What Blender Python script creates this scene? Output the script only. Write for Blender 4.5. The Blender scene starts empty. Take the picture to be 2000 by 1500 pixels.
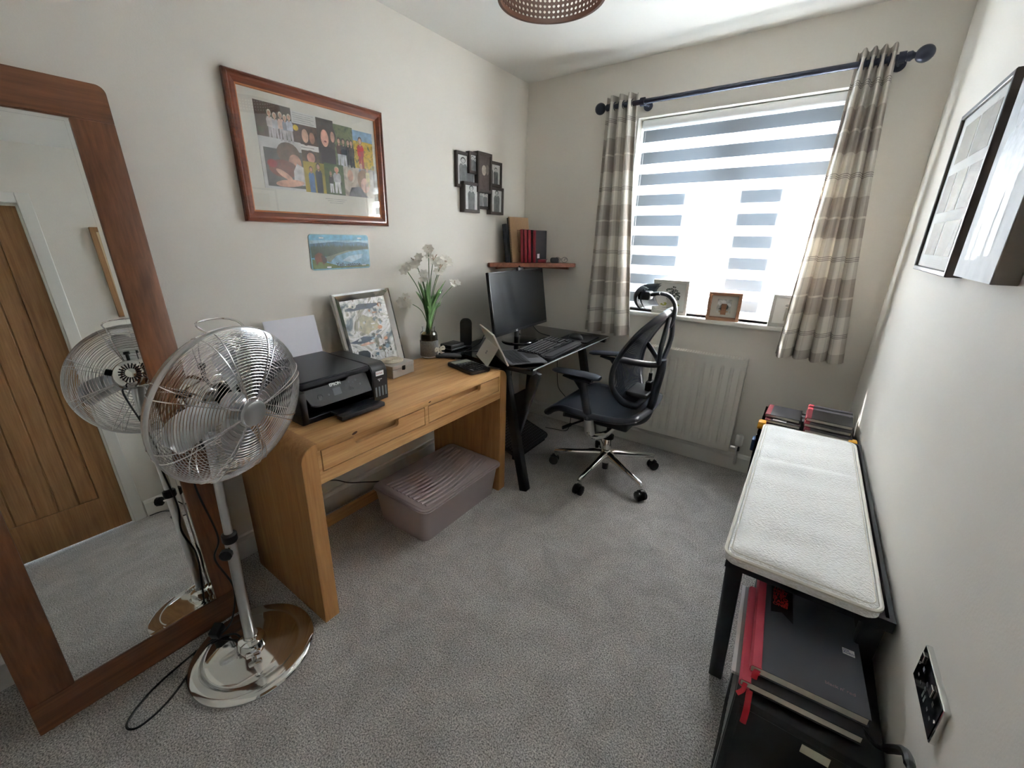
import bpy, bmesh, math, random
from mathutils import Vector, Matrix
PI = math.pi
sc = bpy.context.scene
COL = sc.collection
R_ = random.Random(7)

# ------------------------------------------------------------------ camera
def setup_camera():
    yaw, pitch, roll, F = 0.630741761, -0.330378251, 0.0143730886, 815.917568
    cy, sy = math.cos(yaw), math.sin(yaw)
    f = Vector((-sy*math.cos(pitch), cy*math.cos(pitch), math.sin(pitch)))
    r = Vector((cy, sy, 0)); u = r.cross(f)
    c, s = math.cos(roll), math.sin(roll)
    r2, u2 = c*r+s*u, -s*r+c*u
    cam = bpy.data.cameras.new('camera'); ob = bpy.data.objects.new('camera', cam); COL.objects.link(ob)
    M = Matrix.Identity(4)
    for i in range(3):
        M[i][0], M[i][1], M[i][2] = r2[i], u2[i], -f[i]
    M[0][3], M[1][3], M[2][3] = 1.8395, -2.8388, 1.3924
    ob.matrix_world = M
    cam.sensor_width = 36; cam.lens = F/2000*36
    cam.shift_x = 29.36/2000; cam.shift_y = -4.46/2000
    cam.clip_start = .02
    sc.camera = ob
setup_camera()

# ------------------------------------------------------------------ world, sun, exposure
sc.view_settings.view_transform = 'Standard'
sc.view_settings.look = 'None'
sc.view_settings.exposure = 2.42
sc.view_settings.gamma = 1.0
sc.view_settings.use_curve_mapping = False
W = bpy.data.worlds.new('sky'); sc.world = W; W.use_nodes = True
bg = W.node_tree.nodes['Background']
bg.inputs[0].default_value = (.70, .86, 1.0, 1); bg.inputs[1].default_value = 5.0
sl = bpy.data.lights.new('sun', 'SUN'); so = bpy.data.objects.new('sun', sl); COL.objects.link(so)
sl.energy = 190; sl.color = (1, .97, .94); sl.angle = math.radians(1.0)
so.rotation_euler = Vector((-1.7, 1.0, 2.2)).to_track_quat('Z', 'Y').to_euler()
# daylight portal filling the window opening
pl = bpy.data.lights.new('window_portal', 'AREA'); po = bpy.data.objects.new('window_portal', pl); COL.objects.link(po)
pl.shape = 'RECTANGLE'; pl.size = 1.06; pl.size_y = 1.14; pl.cycles.is_portal = True
po.location = (1.325, .27, 1.52); po.rotation_euler = (-PI/2, 0, 0)
sc.cycles.max_bounces = 10; sc.cycles.diffuse_bounces = 6; sc.cycles.glossy_bounces = 5
sc.cycles.transmission_bounces = 8; sc.cycles.transparent_max_bounces = 16
sc.cycles.sample_clamp_indirect = 6
sc.cycles.caustics_reflective = False; sc.cycles.caustics_refractive = False
sc.cycles.use_denoising = True

# ------------------------------------------------------------------ materials
def rgb(r, g, b):
    def l(c):
        c /= 255.
        return c/12.92 if c <= .04045 else ((c+.055)/1.055)**2.4
    return (l(r), l(g), l(b), 1)
def base(name):
    m = bpy.data.materials.new(name); m.use_nodes = True
    nt = m.node_tree; b = nt.nodes['Principled BSDF']
    return m, nt, b
def mix(c, k): return (min(1, c[0]*k), min(1, c[1]*k), min(1, c[2]*k), 1)
def mat(name, col, rough=.5, metal=0, var=.06, vscale=6, bump=0, bscale=60, coat=0, trans=0, ior=None, emis=None, estr=0, spec=None):
    m, nt, b = base(name)
    n = nt.nodes.new('ShaderNodeTexNoise'); n.inputs['Scale'].default_value = vscale; n.inputs['Detail'].default_value = 3
    tc = nt.nodes.new('ShaderNodeTexCoord'); nt.links.new(tc.outputs['Object'], n.inputs['Vector'])
    cr = nt.nodes.new('ShaderNodeValToRGB')
    cr.color_ramp.elements[0].color = mix(col, 1-var); cr.color_ramp.elements[1].color = mix(col, 1+var)
    cr.color_ramp.elements[0].position = .3; cr.color_ramp.elements[1].position = .7
    nt.links.new(n.outputs['Fac'], cr.inputs['Fac']); nt.links.new(cr.outputs['Color'], b.inputs['Base Color'])
    b.inputs['Roughness'].default_value = rough; b.inputs['Metallic'].default_value = metal
    if coat: b.inputs['Coat Weight'].default_value = coat; b.inputs['Coat Roughness'].default_value = .1
    if trans: b.inputs['Transmission Weight'].default_value = trans
    if ior: b.inputs['IOR'].default_value = ior
    if spec is not None: b.inputs['Specular IOR Level'].default_value = spec
    if emis: b.inputs['Emission Color'].default_value = emis; b.inputs['Emission Strength'].default_value = estr
    if bump:
        n2 = nt.nodes.new('ShaderNodeTexNoise'); n2.inputs['Scale'].default_value = bscale; n2.inputs['Detail'].default_value = 4
        nt.links.new(tc.outputs['Object'], n2.inputs['Vector'])
        bp = nt.nodes.new('ShaderNodeBump'); bp.inputs['Strength'].default_value = bump; bp.inputs['Distance'].default_value = .004
        nt.links.new(n2.outputs['Fac'], bp.inputs['Height']); nt.links.new(bp.outputs['Normal'], b.inputs['Normal'])
    return m
def wood(name, c1, c2, axis='y', rough=.45, scale=1.0, ring=9, coat=0):
    m, nt, b = base(name)
    tc = nt.nodes.new('ShaderNodeTexCoord'); mp = nt.nodes.new('ShaderNodeMapping')
    s = {'x': (.5, 9, 9), 'y': (9, .5, 9), 'z': (9, 9, .5)}[axis]
    mp.inputs['Scale'].default_value = tuple(v*scale for v in s)
    nt.links.new(tc.outputs['Object'], mp.inputs['Vector'])
    n = nt.nodes.new('ShaderNodeTexNoise'); n.inputs['Scale'].default_value = 2.2; n.inputs['Detail'].default_value = 6; n.inputs['Distortion'].default_value = 1.1
    nt.links.new(mp.outputs[0], n.inputs['Vector'])
    n2 = nt.nodes.new('ShaderNodeTexNoise'); n2.inputs['Scale'].default_value = 14; n2.inputs['Detail'].default_value = 5
    nt.links.new(mp.outputs[0], n2.inputs['Vector'])
    ma = nt.nodes.new('ShaderNodeMath'); ma.operation = 'MULTIPLY_ADD'; ma.inputs[1].default_value = .45
    nt.links.new(n2.outputs['Fac'], ma.inputs[0])
    mb = nt.nodes.new('ShaderNodeMath'); mb.operation = 'MULTIPLY'; mb.inputs[1].default_value = .6
    nt.links.new(n.outputs['Fac'], mb.inputs[0]); nt.links.new(mb.outputs[0], ma.inputs[2])
    cr = nt.nodes.new('ShaderNodeValToRGB'); cr.color_ramp.elements[0].position = .36; cr.color_ramp.elements[1].position = .68
    cr.color_ramp.elements[0].color = c1; cr.color_ramp.elements[1].color = c2
    nt.links.new(ma.outputs[0], cr.inputs['Fac']); nt.links.new(cr.outputs['Color'], b.inputs['Base Color'])
    bp = nt.nodes.new('ShaderNodeBump'); bp.inputs['Strength'].default_value = .12; bp.inputs['Distance'].default_value = .002
    nt.links.new(n2.outputs['Fac'], bp.inputs['Height']); nt.links.new(bp.outputs['Normal'], b.inputs['Normal'])
    b.inputs['Roughness'].default_value = rough
    if coat: b.inputs['Coat Weight'].default_value = coat; b.inputs['Coat Roughness'].default_value = .2
    return m
def blotch(name, cols, scale=20, rough=.5, detail=3, dist=.5, coat=0):
    m, nt, b = base(name)
    tc = nt.nodes.new('ShaderNodeTexCoord'); n = nt.nodes.new('ShaderNodeTexNoise')
    n.inputs['Scale'].default_value = scale; n.inputs['Detail'].default_value = detail; n.inputs['Distortion'].default_value = dist
    nt.links.new(tc.outputs['Object'], n.inputs['Vector'])
    cr = nt.nodes.new('ShaderNodeValToRGB'); el = cr.color_ramp.elements
    while len(el) < len(cols): el.new(.5)
    for i, c in enumerate(cols):
        el[i].position = .3+.4*i/max(1, len(cols)-1); el[i].color = c
    nt.links.new(n.outputs['Fac'], cr.inputs['Fac']); nt.links.new(cr.outputs['Color'], b.inputs['Base Color'])
    b.inputs['Roughness'].default_value = rough
    if coat: b.inputs['Coat Weight'].default_value = coat; b.inputs['Coat Roughness'].default_value = .03
    return m
def carpet_mat():
    m, nt, b = base('carpet')
    tc = nt.nodes.new('ShaderNodeTexCoord')
    a = nt.nodes.new('ShaderNodeTexNoise'); a.inputs['Scale'].default_value = 215; a.inputs['Detail'].default_value = 4; a.inputs['Roughness'].default_value = .75
    g = nt.nodes.new('ShaderNodeTexNoise'); g.inputs['Scale'].default_value = 7; g.inputs['Detail'].default_value = 5; g.inputs['Roughness'].default_value = .65; g.inputs['Distortion'].default_value = .8
    for n in (a, g): nt.links.new(tc.outputs['Object'], n.inputs['Vector'])
    r1 = nt.nodes.new('ShaderNodeValToRGB'); r1.color_ramp.elements[0].position = .38; r1.color_ramp.elements[1].position = .62
    r1.color_ramp.elements[0].color = rgb(112, 107, 104); r1.color_ramp.elements[1].color = rgb(255, 250, 245)
    nt.links.new(a.outputs['Fac'], r1.inputs['Fac'])
    r2 = nt.nodes.new('ShaderNodeValToRGB'); r2.color_ramp.elements[0].position = .35; r2.color_ramp.elements[1].position = .65
    r2.color_ramp.elements[0].color = (.78, .775, .77, 1); r2.color_ramp.elements[1].color = (1.0, 1.0, 1.0, 1)
    nt.links.new(g.outputs['Fac'], r2.inputs['Fac'])
    mx = nt.nodes.new('ShaderNodeMix'); mx.data_type = 'RGBA'; mx.blend_type = 'MULTIPLY'; mx.inputs['Factor'].default_value = 1
    nt.links.new(r1.outputs['Color'], mx.inputs['A']); nt.links.new(r2.outputs['Color'], mx.inputs['B'])
    nt.links.new(mx.outputs['Result'], b.inputs['Base Color'])
    b.inputs['Roughness'].default_value = 1; b.inputs['Specular IOR Level'].default_value = .1
    bp = nt.nodes.new('ShaderNodeBump'); bp.inputs['Strength'].default_value = .9; bp.inputs['Distance'].default_value = .006
    nt.links.new(a.outputs['Fac'], bp.inputs['Height']); nt.links.new(bp.outputs['Normal'], b.inputs['Normal'])
    return m
def math_node(nt, op, a, b=None):
    n = nt.nodes.new('ShaderNodeMath'); n.operation = op
    for i, v in enumerate((a, b)):
        if v is None: continue
        if isinstance(v, (int, float)): n.inputs[i].default_value = v
        else: nt.links.new(v, n.inputs[i])
    return n.outputs[0]
def cloth_mix(nt, b, colsock, trans, transp=0):
    out = nt.nodes['Material Output']
    d = nt.nodes.new('ShaderNodeBsdfDiffuse'); t = nt.nodes.new('ShaderNodeBsdfTranslucent')
    nt.links.new(colsock, d.inputs['Color']); nt.links.new(colsock, t.inputs['Color'])
    mx = nt.nodes.new('ShaderNodeMixShader')
    if isinstance(trans, float): mx.inputs[0].default_value = trans
    else: nt.links.new(trans, mx.inputs[0])
    nt.links.new(d.outputs[0], mx.inputs[1]); nt.links.new(t.outputs[0], mx.inputs[2])
    last = mx.outputs[0]
    if transp:
        tp = nt.nodes.new('ShaderNodeBsdfTransparent'); m2 = nt.nodes.new('ShaderNodeMixShader')
        if isinstance(transp, float): m2.inputs[0].default_value = transp
        else: nt.links.new(transp, m2.inputs[0])
        nt.links.new(last, m2.inputs[1]); nt.links.new(tp.outputs[0], m2.inputs[2]); last = m2.outputs[0]
    nt.links.new(last, out.inputs['Surface'])
    nt.nodes.remove(b)
def curtain_mat():
    m, nt, b = base('plaid_curtain_fabric')
    uv = nt.nodes.new('ShaderNodeUVMap'); sp = nt.nodes.new('ShaderNodeSeparateXYZ'); nt.links.new(uv.outputs[0], sp.inputs[0])
    U, V = sp.outputs[0], sp.outputs[1]      # metres of cloth, height
    def band(s, per, off, lo, hi):           # 1 inside [lo,hi) of the period
        f = math_node(nt, 'FRACT', math_node(nt, 'DIVIDE', math_node(nt, 'SUBTRACT', s, off), per))
        f = math_node(nt, 'MULTIPLY', f, per)
        return math_node(nt, 'MULTIPLY', math_node(nt, 'GREATER_THAN', f, lo), math_node(nt, 'LESS_THAN', f, hi))
    hb = band(V, .375, .94, .10, .285); vb = band(U, .26, .02, .05, .15)
    hw = band(V, .375, .94, .187, .197); vw = band(U, .26, .02, .20, .206)
    dk = None
    for lo in (-.008+.375, .0, .009):
        x = band(V, .375, .94, lo, lo+.0035)
        dk = x if dk is None else math_node(nt, 'MAXIMUM', dk, x)
    vd = band(U, .26, .02, .225, .229)
    dk = math_node(nt, 'MAXIMUM', dk, math_node(nt, 'MULTIPLY', vd, .6))
    s = math_node(nt, 'ADD', math_node(nt, 'MULTIPLY', hb, .5), math_node(nt, 'MULTIPLY', vb, .34))
    cr = nt.nodes.new('ShaderNodeValToRGB'); cr.color_ramp.elements[0].color = rgb(232, 227, 218); cr.color_ramp.elements[1].color = rgb(180, 171, 162)
    cr.color_ramp.elements[1].position = .9
    nt.links.new(s, cr.inputs['Fac'])
    def over(a, fac, col):
        mx = nt.nodes.new('ShaderNodeMix'); mx.data_type = 'RGBA'; nt.links.new(fac, mx.inputs['Factor'])
        nt.links.new(a, mx.inputs['A']); mx.inputs['B'].default_value = col; return mx.outputs['Result']
    c = over(cr.outputs['Color'], math_node(nt, 'MULTIPLY', math_node(nt, 'MAXIMUM', hw, vw), .7), rgb(240, 234, 224))
    c = over(c, math_node(nt, 'MULTIPLY', dk, .6), rgb(80, 72, 68))
    cloth_mix(nt, b, c, .22)
    return m
def blind_mat(ztop, per, opaque):
    m, nt, b = base('zebra_blind_fabric')
    g = nt.nodes.new('ShaderNodeTexCoord'); sp = nt.nodes.new('ShaderNodeSeparateXYZ'); nt.links.new(g.outputs['Object'], sp.inputs[0])
    f = math_node(nt, 'FRACT', math_node(nt, 'DIVIDE', math_node(nt, 'SUBTRACT', ztop, sp.outputs[2]), per))
    op = math_node(nt, 'LESS_THAN', f, opaque/per)
    mx = nt.nodes.new('ShaderNodeMix'); mx.data_type = 'RGBA'; nt.links.new(op, mx.inputs['Factor'])
    mx.inputs['A'].default_value = (.93, .94, .95, 1); mx.inputs['B'].default_value = BLIND_OPAQUE
    tr = math_node(nt, 'SUBTRACT', .85, math_node(nt, 'MULTIPLY', op, .45))
    tp = math_node(nt, 'MULTIPLY', math_node(nt, 'SUBTRACT', 1.0, op), BLIND_SHEER)
    cloth_mix(nt, b, mx.outputs['Result'], tr, tp)
    return m
BLIND_OPAQUE = (.34, .355, .37, 1); BLIND_SHEER = .14
def mesh_mat(name, col, cell=.004, hole=.35):
    m, nt, b = base(name)
    tc = nt.nodes.new('ShaderNodeTexCoord'); v = nt.nodes.new('ShaderNodeTexVoronoi'); v.inputs['Scale'].default_value = 1/cell
    v.inputs['Randomness'].default_value = .1
    nt.links.new(tc.outputs['Object'], v.inputs['Vector'])
    b.inputs['Base Color'].default_value = col; b.inputs['Roughness'].default_value = .6
    out = nt.nodes['Material Output']; tp = nt.nodes.new('ShaderNodeBsdfTransparent'); ms = nt.nodes.new('ShaderNodeMixShader')
    k = math_node(nt, 'MULTIPLY', math_node(nt, 'LESS_THAN', v.outputs['Distance'], .38), hole)
    nt.links.new(k, ms.inputs[0]); nt.links.new(b.outputs[0], ms.inputs[1]); nt.links.new(tp.outputs[0], ms.inputs[2])
    nt.links.new(ms.outputs[0], out.inputs['Surface'])
    return m

WALL = mat('wall_paint', rgb(231, 226, 217), .75, var=.012, vscale=2, bump=.12, bscale=180)
CEIL = mat('ceiling_paint', rgb(226, 224, 218), .8, var=.012, vscale=2, bump=.1, bscale=120)
WHITE = mat('white_gloss_paint', rgb(232, 230, 224), .35, var=.02)
UPVC = mat('white_window_plastic', rgb(240, 241, 242), .3, var=.01)
CARPET = carpet_mat()
OAKDOOR = wood('oak_door_veneer', rgb(124, 88, 54), rgb(160, 120, 78), 'z', .5)
OAK = wood('honey_oak_long', rgb(176, 126, 76), rgb(214, 170, 116), 'y', .42)
OAKV = wood('honey_oak_upright', rgb(158, 108, 62), rgb(192, 144, 92), 'z', .45)
OAKGROOVE = mat('oak_groove', rgb(96, 62, 34), .7)
KNOT = mat('oak_knot', rgb(78, 46, 24), .6)
MIRWOOD = wood('dark_oak_upright', rgb(82, 50, 31), rgb(120, 78, 51), 'z', .42)
MIRWOODH = wood('dark_oak_crosswise', rgb(82, 50, 31), rgb(120, 78, 51), 'y', .42)
MAHOG = wood('mahogany_moulding', rgb(76, 36, 22), rgb(118, 62, 40), 'y', .28, coat=.4)
GILT = mat('gilt_inner_edge', rgb(170, 110, 70), .35, var=.1)
SHELFWOOD = wood('walnut_shelf', rgb(104, 60, 42), rgb(146, 92, 68), 'x', .5)
MIRROR = mat('mirror_silvering', (.93, .95, .94, 1), .0, 1, var=0)
CHROME = mat('polished_chrome', (.78, .78, .76, 1), .07, 1, var=.02)
SATIN = mat('brushed_steel', (.60, .60, .60, 1), .28, 1, var=.04)
WIRE = mat('chromed_wire', (.80, .79, .79, 1), .2, 1, var=.02)
BLADE = mat('fan_blade_aluminium', (.72, .71, .71, 1), .42, 1, var=.03)
BLACKP = mat('black_plastic', rgb(17, 17, 19), .42, var=.1)
BLACKM = mat('black_matt_plastic', rgb(30, 30, 32), .65, var=.1)
BLACKG = mat('black_gloss_plastic', rgb(12, 12, 14), .12, var=.1)
DARKMETAL = mat('black_powder_coat', rgb(28, 29, 31), .38, var=.1)
GREYP = mat('mid_grey_plastic', rgb(92, 94, 98), .5, var=.04)
CHAIRP = mat('charcoal_chair_plastic', rgb(36, 39, 46), .38, var=.06)
CHAIRM = mesh_mat('chair_mesh_cloth', rgb(40, 46, 56), .0045, .55)
SEATM = mat('seat_mesh_cloth', rgb(38, 44, 54), .55, var=.12, vscale=300, bump=.3, bscale=500)
ARMP = mat('soft_armrest_pad', rgb(44, 48, 58), .36, var=.05)
RODM = mat('gunmetal_rod', rgb(62, 66, 80), .35, .5, var=.05)
CURT = curtain_mat()
RADW = mat('radiator_enamel', rgb(232, 228, 218), .3, var=.01)
LILAC = mat('lilac_grey_plastic', rgb(166, 152, 152), .42, var=.03)
BOUCLE = mat('cream_boucle', rgb(252, 251, 248), .95, var=.05, vscale=140, bump=1.0, bscale=170)
PIPING = mat('cream_piping', rgb(240, 236, 226), .9, var=.03)
BENCHB = mat('black_bench_lacquer', rgb(26, 28, 33), .45, var=.1)
COVER = mat('charcoal_book_cover', rgb(84, 86, 94), .5, var=.05, bump=.1, bscale=300)
COVERD = mat('black_book_cover', rgb(34, 32, 36), .5, var=.08)
REDC = mat('red_cloth_spine', rgb(128, 30, 42), .6, var=.08, bump=.15, bscale=400)
PINKC = mat('faded_red_cloth_spine', rgb(196, 74, 92), .6, var=.06, bump=.15, bscale=400)
RIBBON = mat('red_ribbon', rgb(178, 22, 42), .5, var=.1)
REDINK = mat('red_print', rgb(196, 60, 52), .5)
PAGES = mat('paper_block', rgb(214, 208, 196), .8, var=.05, vscale=40)
PAPER = mat('white_paper', rgb(232, 231, 240), .7, var=.01)
WLABEL = mat('white_label', rgb(236, 236, 236), .6, var=.02)
GREYPRINT = mat('grey_print', rgb(132, 132, 136), .5)
KRAFT = mat('kraft_card', rgb(176, 142, 108), .8, var=.05, vscale=60)
YELLOW = mat('amber_plastic', rgb(222, 158, 40), .4, var=.05)
BLUEP = mat('blue_plastic', rgb(50, 72, 110), .4)
GLASS = mat('clear_glass', (.96, .98, .97, 1), .02, trans=1, ior=1.45, var=0)
MATBOARD = mat('cream_mount_board', rgb(222, 219, 208), .7, var=.01)
MATW = mat('white_mount_board', rgb(240, 240, 236), .7, var=.01)
DKFRAME = mat('dark_brown_frame', rgb(52, 42, 38), .4, var=.1)
GREYCANVAS = mat('canvas_edge_taupe', rgb(120, 112, 104), .8, var=.04)
SILVERF = mat('mirrored_silver_frame', (.82, .82, .84, 1), .10, 1, var=.04)
PINE = wood('copper_brown_frame', rgb(146, 100, 74), rgb(180, 134, 104), 'x', .45)
WASHED = mat('white_washed_frame', rgb(206, 204, 198), .6, var=.05, vscale=40)
BOXGREY = mat('grey_painted_wood', rgb(170, 164, 158), .6, var=.04)
ROPE = mat('cream_rope', rgb(206, 196, 174), .8, var=.12, vscale=120, bump=.6, bscale=200)
SCREEN = mat('monitor_screen', rgb(30, 33, 36), .22, var=.03, coat=.3)
DESKGLASS = mat('black_desk_glass', rgb(20, 21, 24), .06, var=.05, spec=.6)
GLEDGE = mat('glass_edge_green_white', rgb(176, 186, 186), .2)
PLATINUM = mat('platinum_laptop_metal', rgb(196, 193, 186), .45, .1, var=.02)
KEYS = mat('dark_key_caps', rgb(34, 35, 38), .4, var=.08)
KEYPRINT = mat('key_legends', rgb(150, 150, 152), .5)
LEAFG = mat('leaf_green', rgb(78, 112, 58), .5, var=.2, vscale=30)
STEMG = mat('stem_green', rgb(86, 112, 66), .5, var=.1)
PETAL = mat('white_petal', rgb(240, 236, 226), .6, var=.04)
BUD = mat('pinkish_bud', rgb(206, 184, 164), .6, var=.1)
LACE = mat('grey_lace_band', rgb(126, 124, 122), .8, var=.25, vscale=200, bump=.5, bscale=260)
CORKF = mat('cream_wax_filling', rgb(206, 184, 146), .7, var=.12, vscale=50)
CANE = mat('brown_cane_weave', rgb(78, 54, 42), .55, var=.15, vscale=120)
CANERIM = mat('brown_lamp_rim', rgb(84, 54, 38), .5, var=.08)

# ------------------------------------------------------------------ geometry helpers
def V(*a): return Vector(a)
def frame(o, u, v):
    u, v = Vector(u).normalized(), Vector(v).normalized(); w = u.cross(v)
    M = Matrix.Identity(4)
    for i in range(3): M[i][0], M[i][1], M[i][2], M[i][3] = u[i], v[i], w[i], o[i]
    return M
def T(x, y, z): return Matrix.Translation((x, y, z))
def RZ(a): return Matrix.Rotation(a, 4, 'Z')
def RX(a): return Matrix.Rotation(a, 4, 'X')
def RY(a): return Matrix.Rotation(a, 4, 'Y')
def B(): return bmesh.new()
def xf(vs, M):
    if M is not None:
        for v in vs: v.co = M @ v.co
def box(bm, x0, x1, y0, y1, z0, z1, M=None, bev=0, seg=2):
    t = bmesh.new()
    bmesh.ops.create_cube(t, size=1)
    for v in t.verts:
        v.co = Vector(((x0+x1)/2+v.co.x*(x1-x0), (y0+y1)/2+v.co.y*(y1-y0), (z0+z1)/2+v.co.z*(z1-z0)))
    if bev: bmesh.ops.bevel(t, geom=t.edges[:], offset=bev, segments=seg, affect='EDGES', profile=.5, clamp_overlap=True)
    xf(t.verts, M); merge(bm, t); return bm
def merge(bm, t):
    m = {}
    for v in t.verts: m[v] = bm.verts.new(v.co)
    for f in t.faces:
        try: bm.faces.new([m[v] for v in f.verts])
        except ValueError: pass
    t.free()
def tube(bm, pts, r, n=8, closed=False, M=None, ry=None, up=None, cap=True):
    pts = [Vector(p) for p in pts]; N = len(pts)
    rs = r if isinstance(r, (list, tuple)) else [r]*N
    rys = ry if isinstance(ry, (list, tuple)) else [ry]*N
    rings = []; prev = None
    for i, p in enumerate(pts):
        if closed: d = pts[(i+1) % N]-pts[i-1]
        else: d = pts[min(i+1, N-1)]-pts[max(i-1, 0)]
        d.normalize()
        if up is not None: a = Vector(up)-d*Vector(up).dot(d)
        elif prev is None:
            a = Vector((0, 0, 1)) if abs(d.z) < .9 else Vector((1, 0, 0)); a = a-d*a.dot(d)
        else: a = prev-d*prev.dot(d)
        if a.length < 1e-6: a = d.orthogonal()
        a.normalize(); prev = a; b = d.cross(a)
        ra = rs[i]; rb = rys[i] if rys[i] else ra
        rings.append([bm.verts.new((M @ (p+a*(ra*math.cos(2*PI*k/n))+b*(rb*math.sin(2*PI*k/n)))) if M else p+a*(ra*math.cos(2*PI*k/n))+b*(rb*math.sin(2*PI*k/n))) for k in range(n)])
    for i in range(N if closed else N-1):
        A, Bq = rings[i], rings[(i+1) % N]
        for k in range(n): bm.faces.new((A[k], A[(k+1) % n], Bq[(k+1) % n], Bq[k]))
    if not closed and cap:
        bm.faces.new(rings[0][::-1]); bm.faces.new(rings[-1])
    return bm
def lathe(bm, prof, n=32, M=None, cap=False, sx=1, sy=1):
    rings = []
    for r, z in prof:
        if r < 1e-6:
            v = bm.verts.new((0, 0, z)); xf([v], M); rings.append([v]*n)
        else:
            ring = [bm.verts.new((r*math.cos(2*PI*k/n)*sx, r*math.sin(2*PI*k/n)*sy, z)) for k in range(n)]
            xf(ring, M); rings.append(ring)
    for A, Bq in zip(rings, rings[1:]):
        for k in range(n):
            q = []
            for v in (A[k], A[(k+1) % n], Bq[(k+1) % n], Bq[k]):
                if v not in q: q.append(v)
            if len(q) > 2: bm.faces.new(q)
    if cap:
        for rg in (rings[0], rings[-1]):
            if rg[0] is not rg[1]: bm.faces.new(rg)
    return bm
def prism(bm, poly, z0, z1, M=None, bev=0):
    t = bmesh.new()
    a = [t.verts.new((x, y, z0)) for x, y in poly]; b = [t.verts.new((x, y, z1)) for x, y in poly]
    t.faces.new(a[::-1]); t.faces.new(b)
    n = len(poly)
    for i in range(n): t.faces.new((a[i], a[(i+1) % n], b[(i+1) % n], b[i]))
    bmesh.ops.recalc_face_normals(t, faces=t.faces[:])
    if bev: bmesh.ops.bevel(t, geom=[e for e in t.edges if abs(e.verts[0].co.z-e.verts[1].co.z) < 1e-6], offset=bev, segments=2, affect='EDGES', clamp_overlap=True)
    xf(t.verts, M); merge(bm, t); return bm
def rrect(x0, x1, y0, y1, r, n=6):
    out = []
    for cx, cy, a0 in ((x1-r, y1-r, 0), (x0+r, y1-r, PI/2), (x0+r, y0+r, PI), (x1-r, y0+r, 3*PI/2)):
        for k in range(n+1):
            a = a0+PI/2*k/n; out.append((cx+r*math.cos(a), cy+r*math.sin(a)))
    return out
def ell(cx, cy, rx, ry, n=20, a=0):
    return [(cx+rx*math.cos(t)*math.cos(a)-ry*math.sin(t)*math.sin(a), cy+rx*math.cos(t)*math.sin(a)+ry*math.sin(t)*math.cos(a)) for t in [2*PI*k/n for k in range(n)]]
def surf(bm, f, nu, nv, thick=0, M=None, uvf=None, closed_u=False):
    P = [[f(i/nu, j/nv) for j in range(nv+1)] for i in range(nu+(0 if closed_u else 1))]
    vs = [[bm.verts.new(M @ Vector(p) if M else Vector(p)) for p in row] for row in P]
    uvl = bm.loops.layers.uv.verify() if uvf else None
    n = len(vs); fs = []
    for i in range(n if closed_u else n-1):
        for j in range(nv):
            fc = bm.faces.new((vs[i][j], vs[(i+1) % n][j], vs[(i+1) % n][j+1], vs[i][j+1])); fs.append(fc)
            if uvf:
                for l, (a, b) in zip(fc.loops, ((i, j), (i+1, j), (i+1, j+1), (i, j+1))): l[uvl].uv = uvf(a/nu, b/nv)
    return fs
def mitre(bm, w, h, prof, M, x0=0, y0=0):
    """mitred rectangular frame; profile = closed list of (inset, height)"""
    cs = []
    for i, z in prof:
        cs.append([bm.verts.new(M @ Vector(c)) for c in ((x0+i, y0+i, z), (x0+w-i, y0+i, z), (x0+w-i, y0+h-i, z), (x0+i, y0+h-i, z))])
    n = len(prof)
    for p in range(n):
        A, Bq = cs[p], cs[(p+1) % n]
        for k in range(4): bm.faces.new((A[k], A[(k+1) % 4], Bq[(k+1) % 4], Bq[k]))
    return bm
def obj(name, bm, m, parent=None, smooth=35, world=True):
    bmesh.ops.recalc_face_normals(bm, faces=bm.faces[:])
    me = bpy.data.meshes.new(name); bm.to_mesh(me); bm.free()
    if m: me.materials.append(m)
    if smooth:
        for p in me.polygons: p.use_smooth = True
        me.set_sharp_from_angle(angle=math.radians(smooth))
    o = bpy.data.objects.new(name, me); COL.objects.link(o)
    if parent:
        o.parent = parent
        if world and parent.type == 'EMPTY': o.matrix_parent_inverse = parent.matrix_basis.inverted()
    return o
def thing(name, label, cat, loc=(0, 0, 0), rz=0, group=None):
    o = bpy.data.objects.new(name, None); COL.objects.link(o); o.empty_display_size = .05
    o.location = loc; o.rotation_euler = (0, 0, rz); bpy.context.view_layer.update()
    o['label'] = label; o['category'] = cat
    if group: o['group'] = group
    o.matrix_basis = T(*loc) @ RZ(rz)
    return o
def tag(o, label, cat, group=None):
    o['label'] = label; o['category'] = cat
    if group: o['group'] = group
    return o
def struct(name, bm, m, parent=None, smooth=0, label=None):
    o = obj(name, bm, m, parent, smooth)
    if parent is None: o['kind'] = 'structure'
    if label: o['label'] = label
    return o
def text(name, s, size, m, parent, M, depth=.0004, align='LEFT', world=True, spacing=1.0, bold=0):
    cu = bpy.data.curves.new(name, 'FONT'); cu.body = s; cu.size = size; cu.extrude = depth; cu.align_x = align; cu.space_line = spacing; cu.offset = bold
    to = bpy.data.objects.new(name+'_tmp', cu); COL.objects.link(to); bpy.context.view_layer.update()
    me = bpy.data.meshes.new_from_object(to.evaluated_get(bpy.context.evaluated_depsgraph_get()))
    bpy.data.objects.remove(to); bpy.data.curves.remove(cu)
    me.name = name; me.transform(M); me.materials.clear(); me.materials.append(m)
    o = bpy.data.objects.new(name, me); COL.objects.link(o); o.parent = parent
    if world and parent.type == 'EMPTY': o.matrix_parent_inverse = parent.matrix_basis.inverted()
    return o
def arc(cx, cz, r, a0, a1, n=8): return [(cx+r*math.cos(a0+(a1-a0)*k/n), cz+r*math.sin(a0+(a1-a0)*k/n)) for k in range(n+1)]
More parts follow.
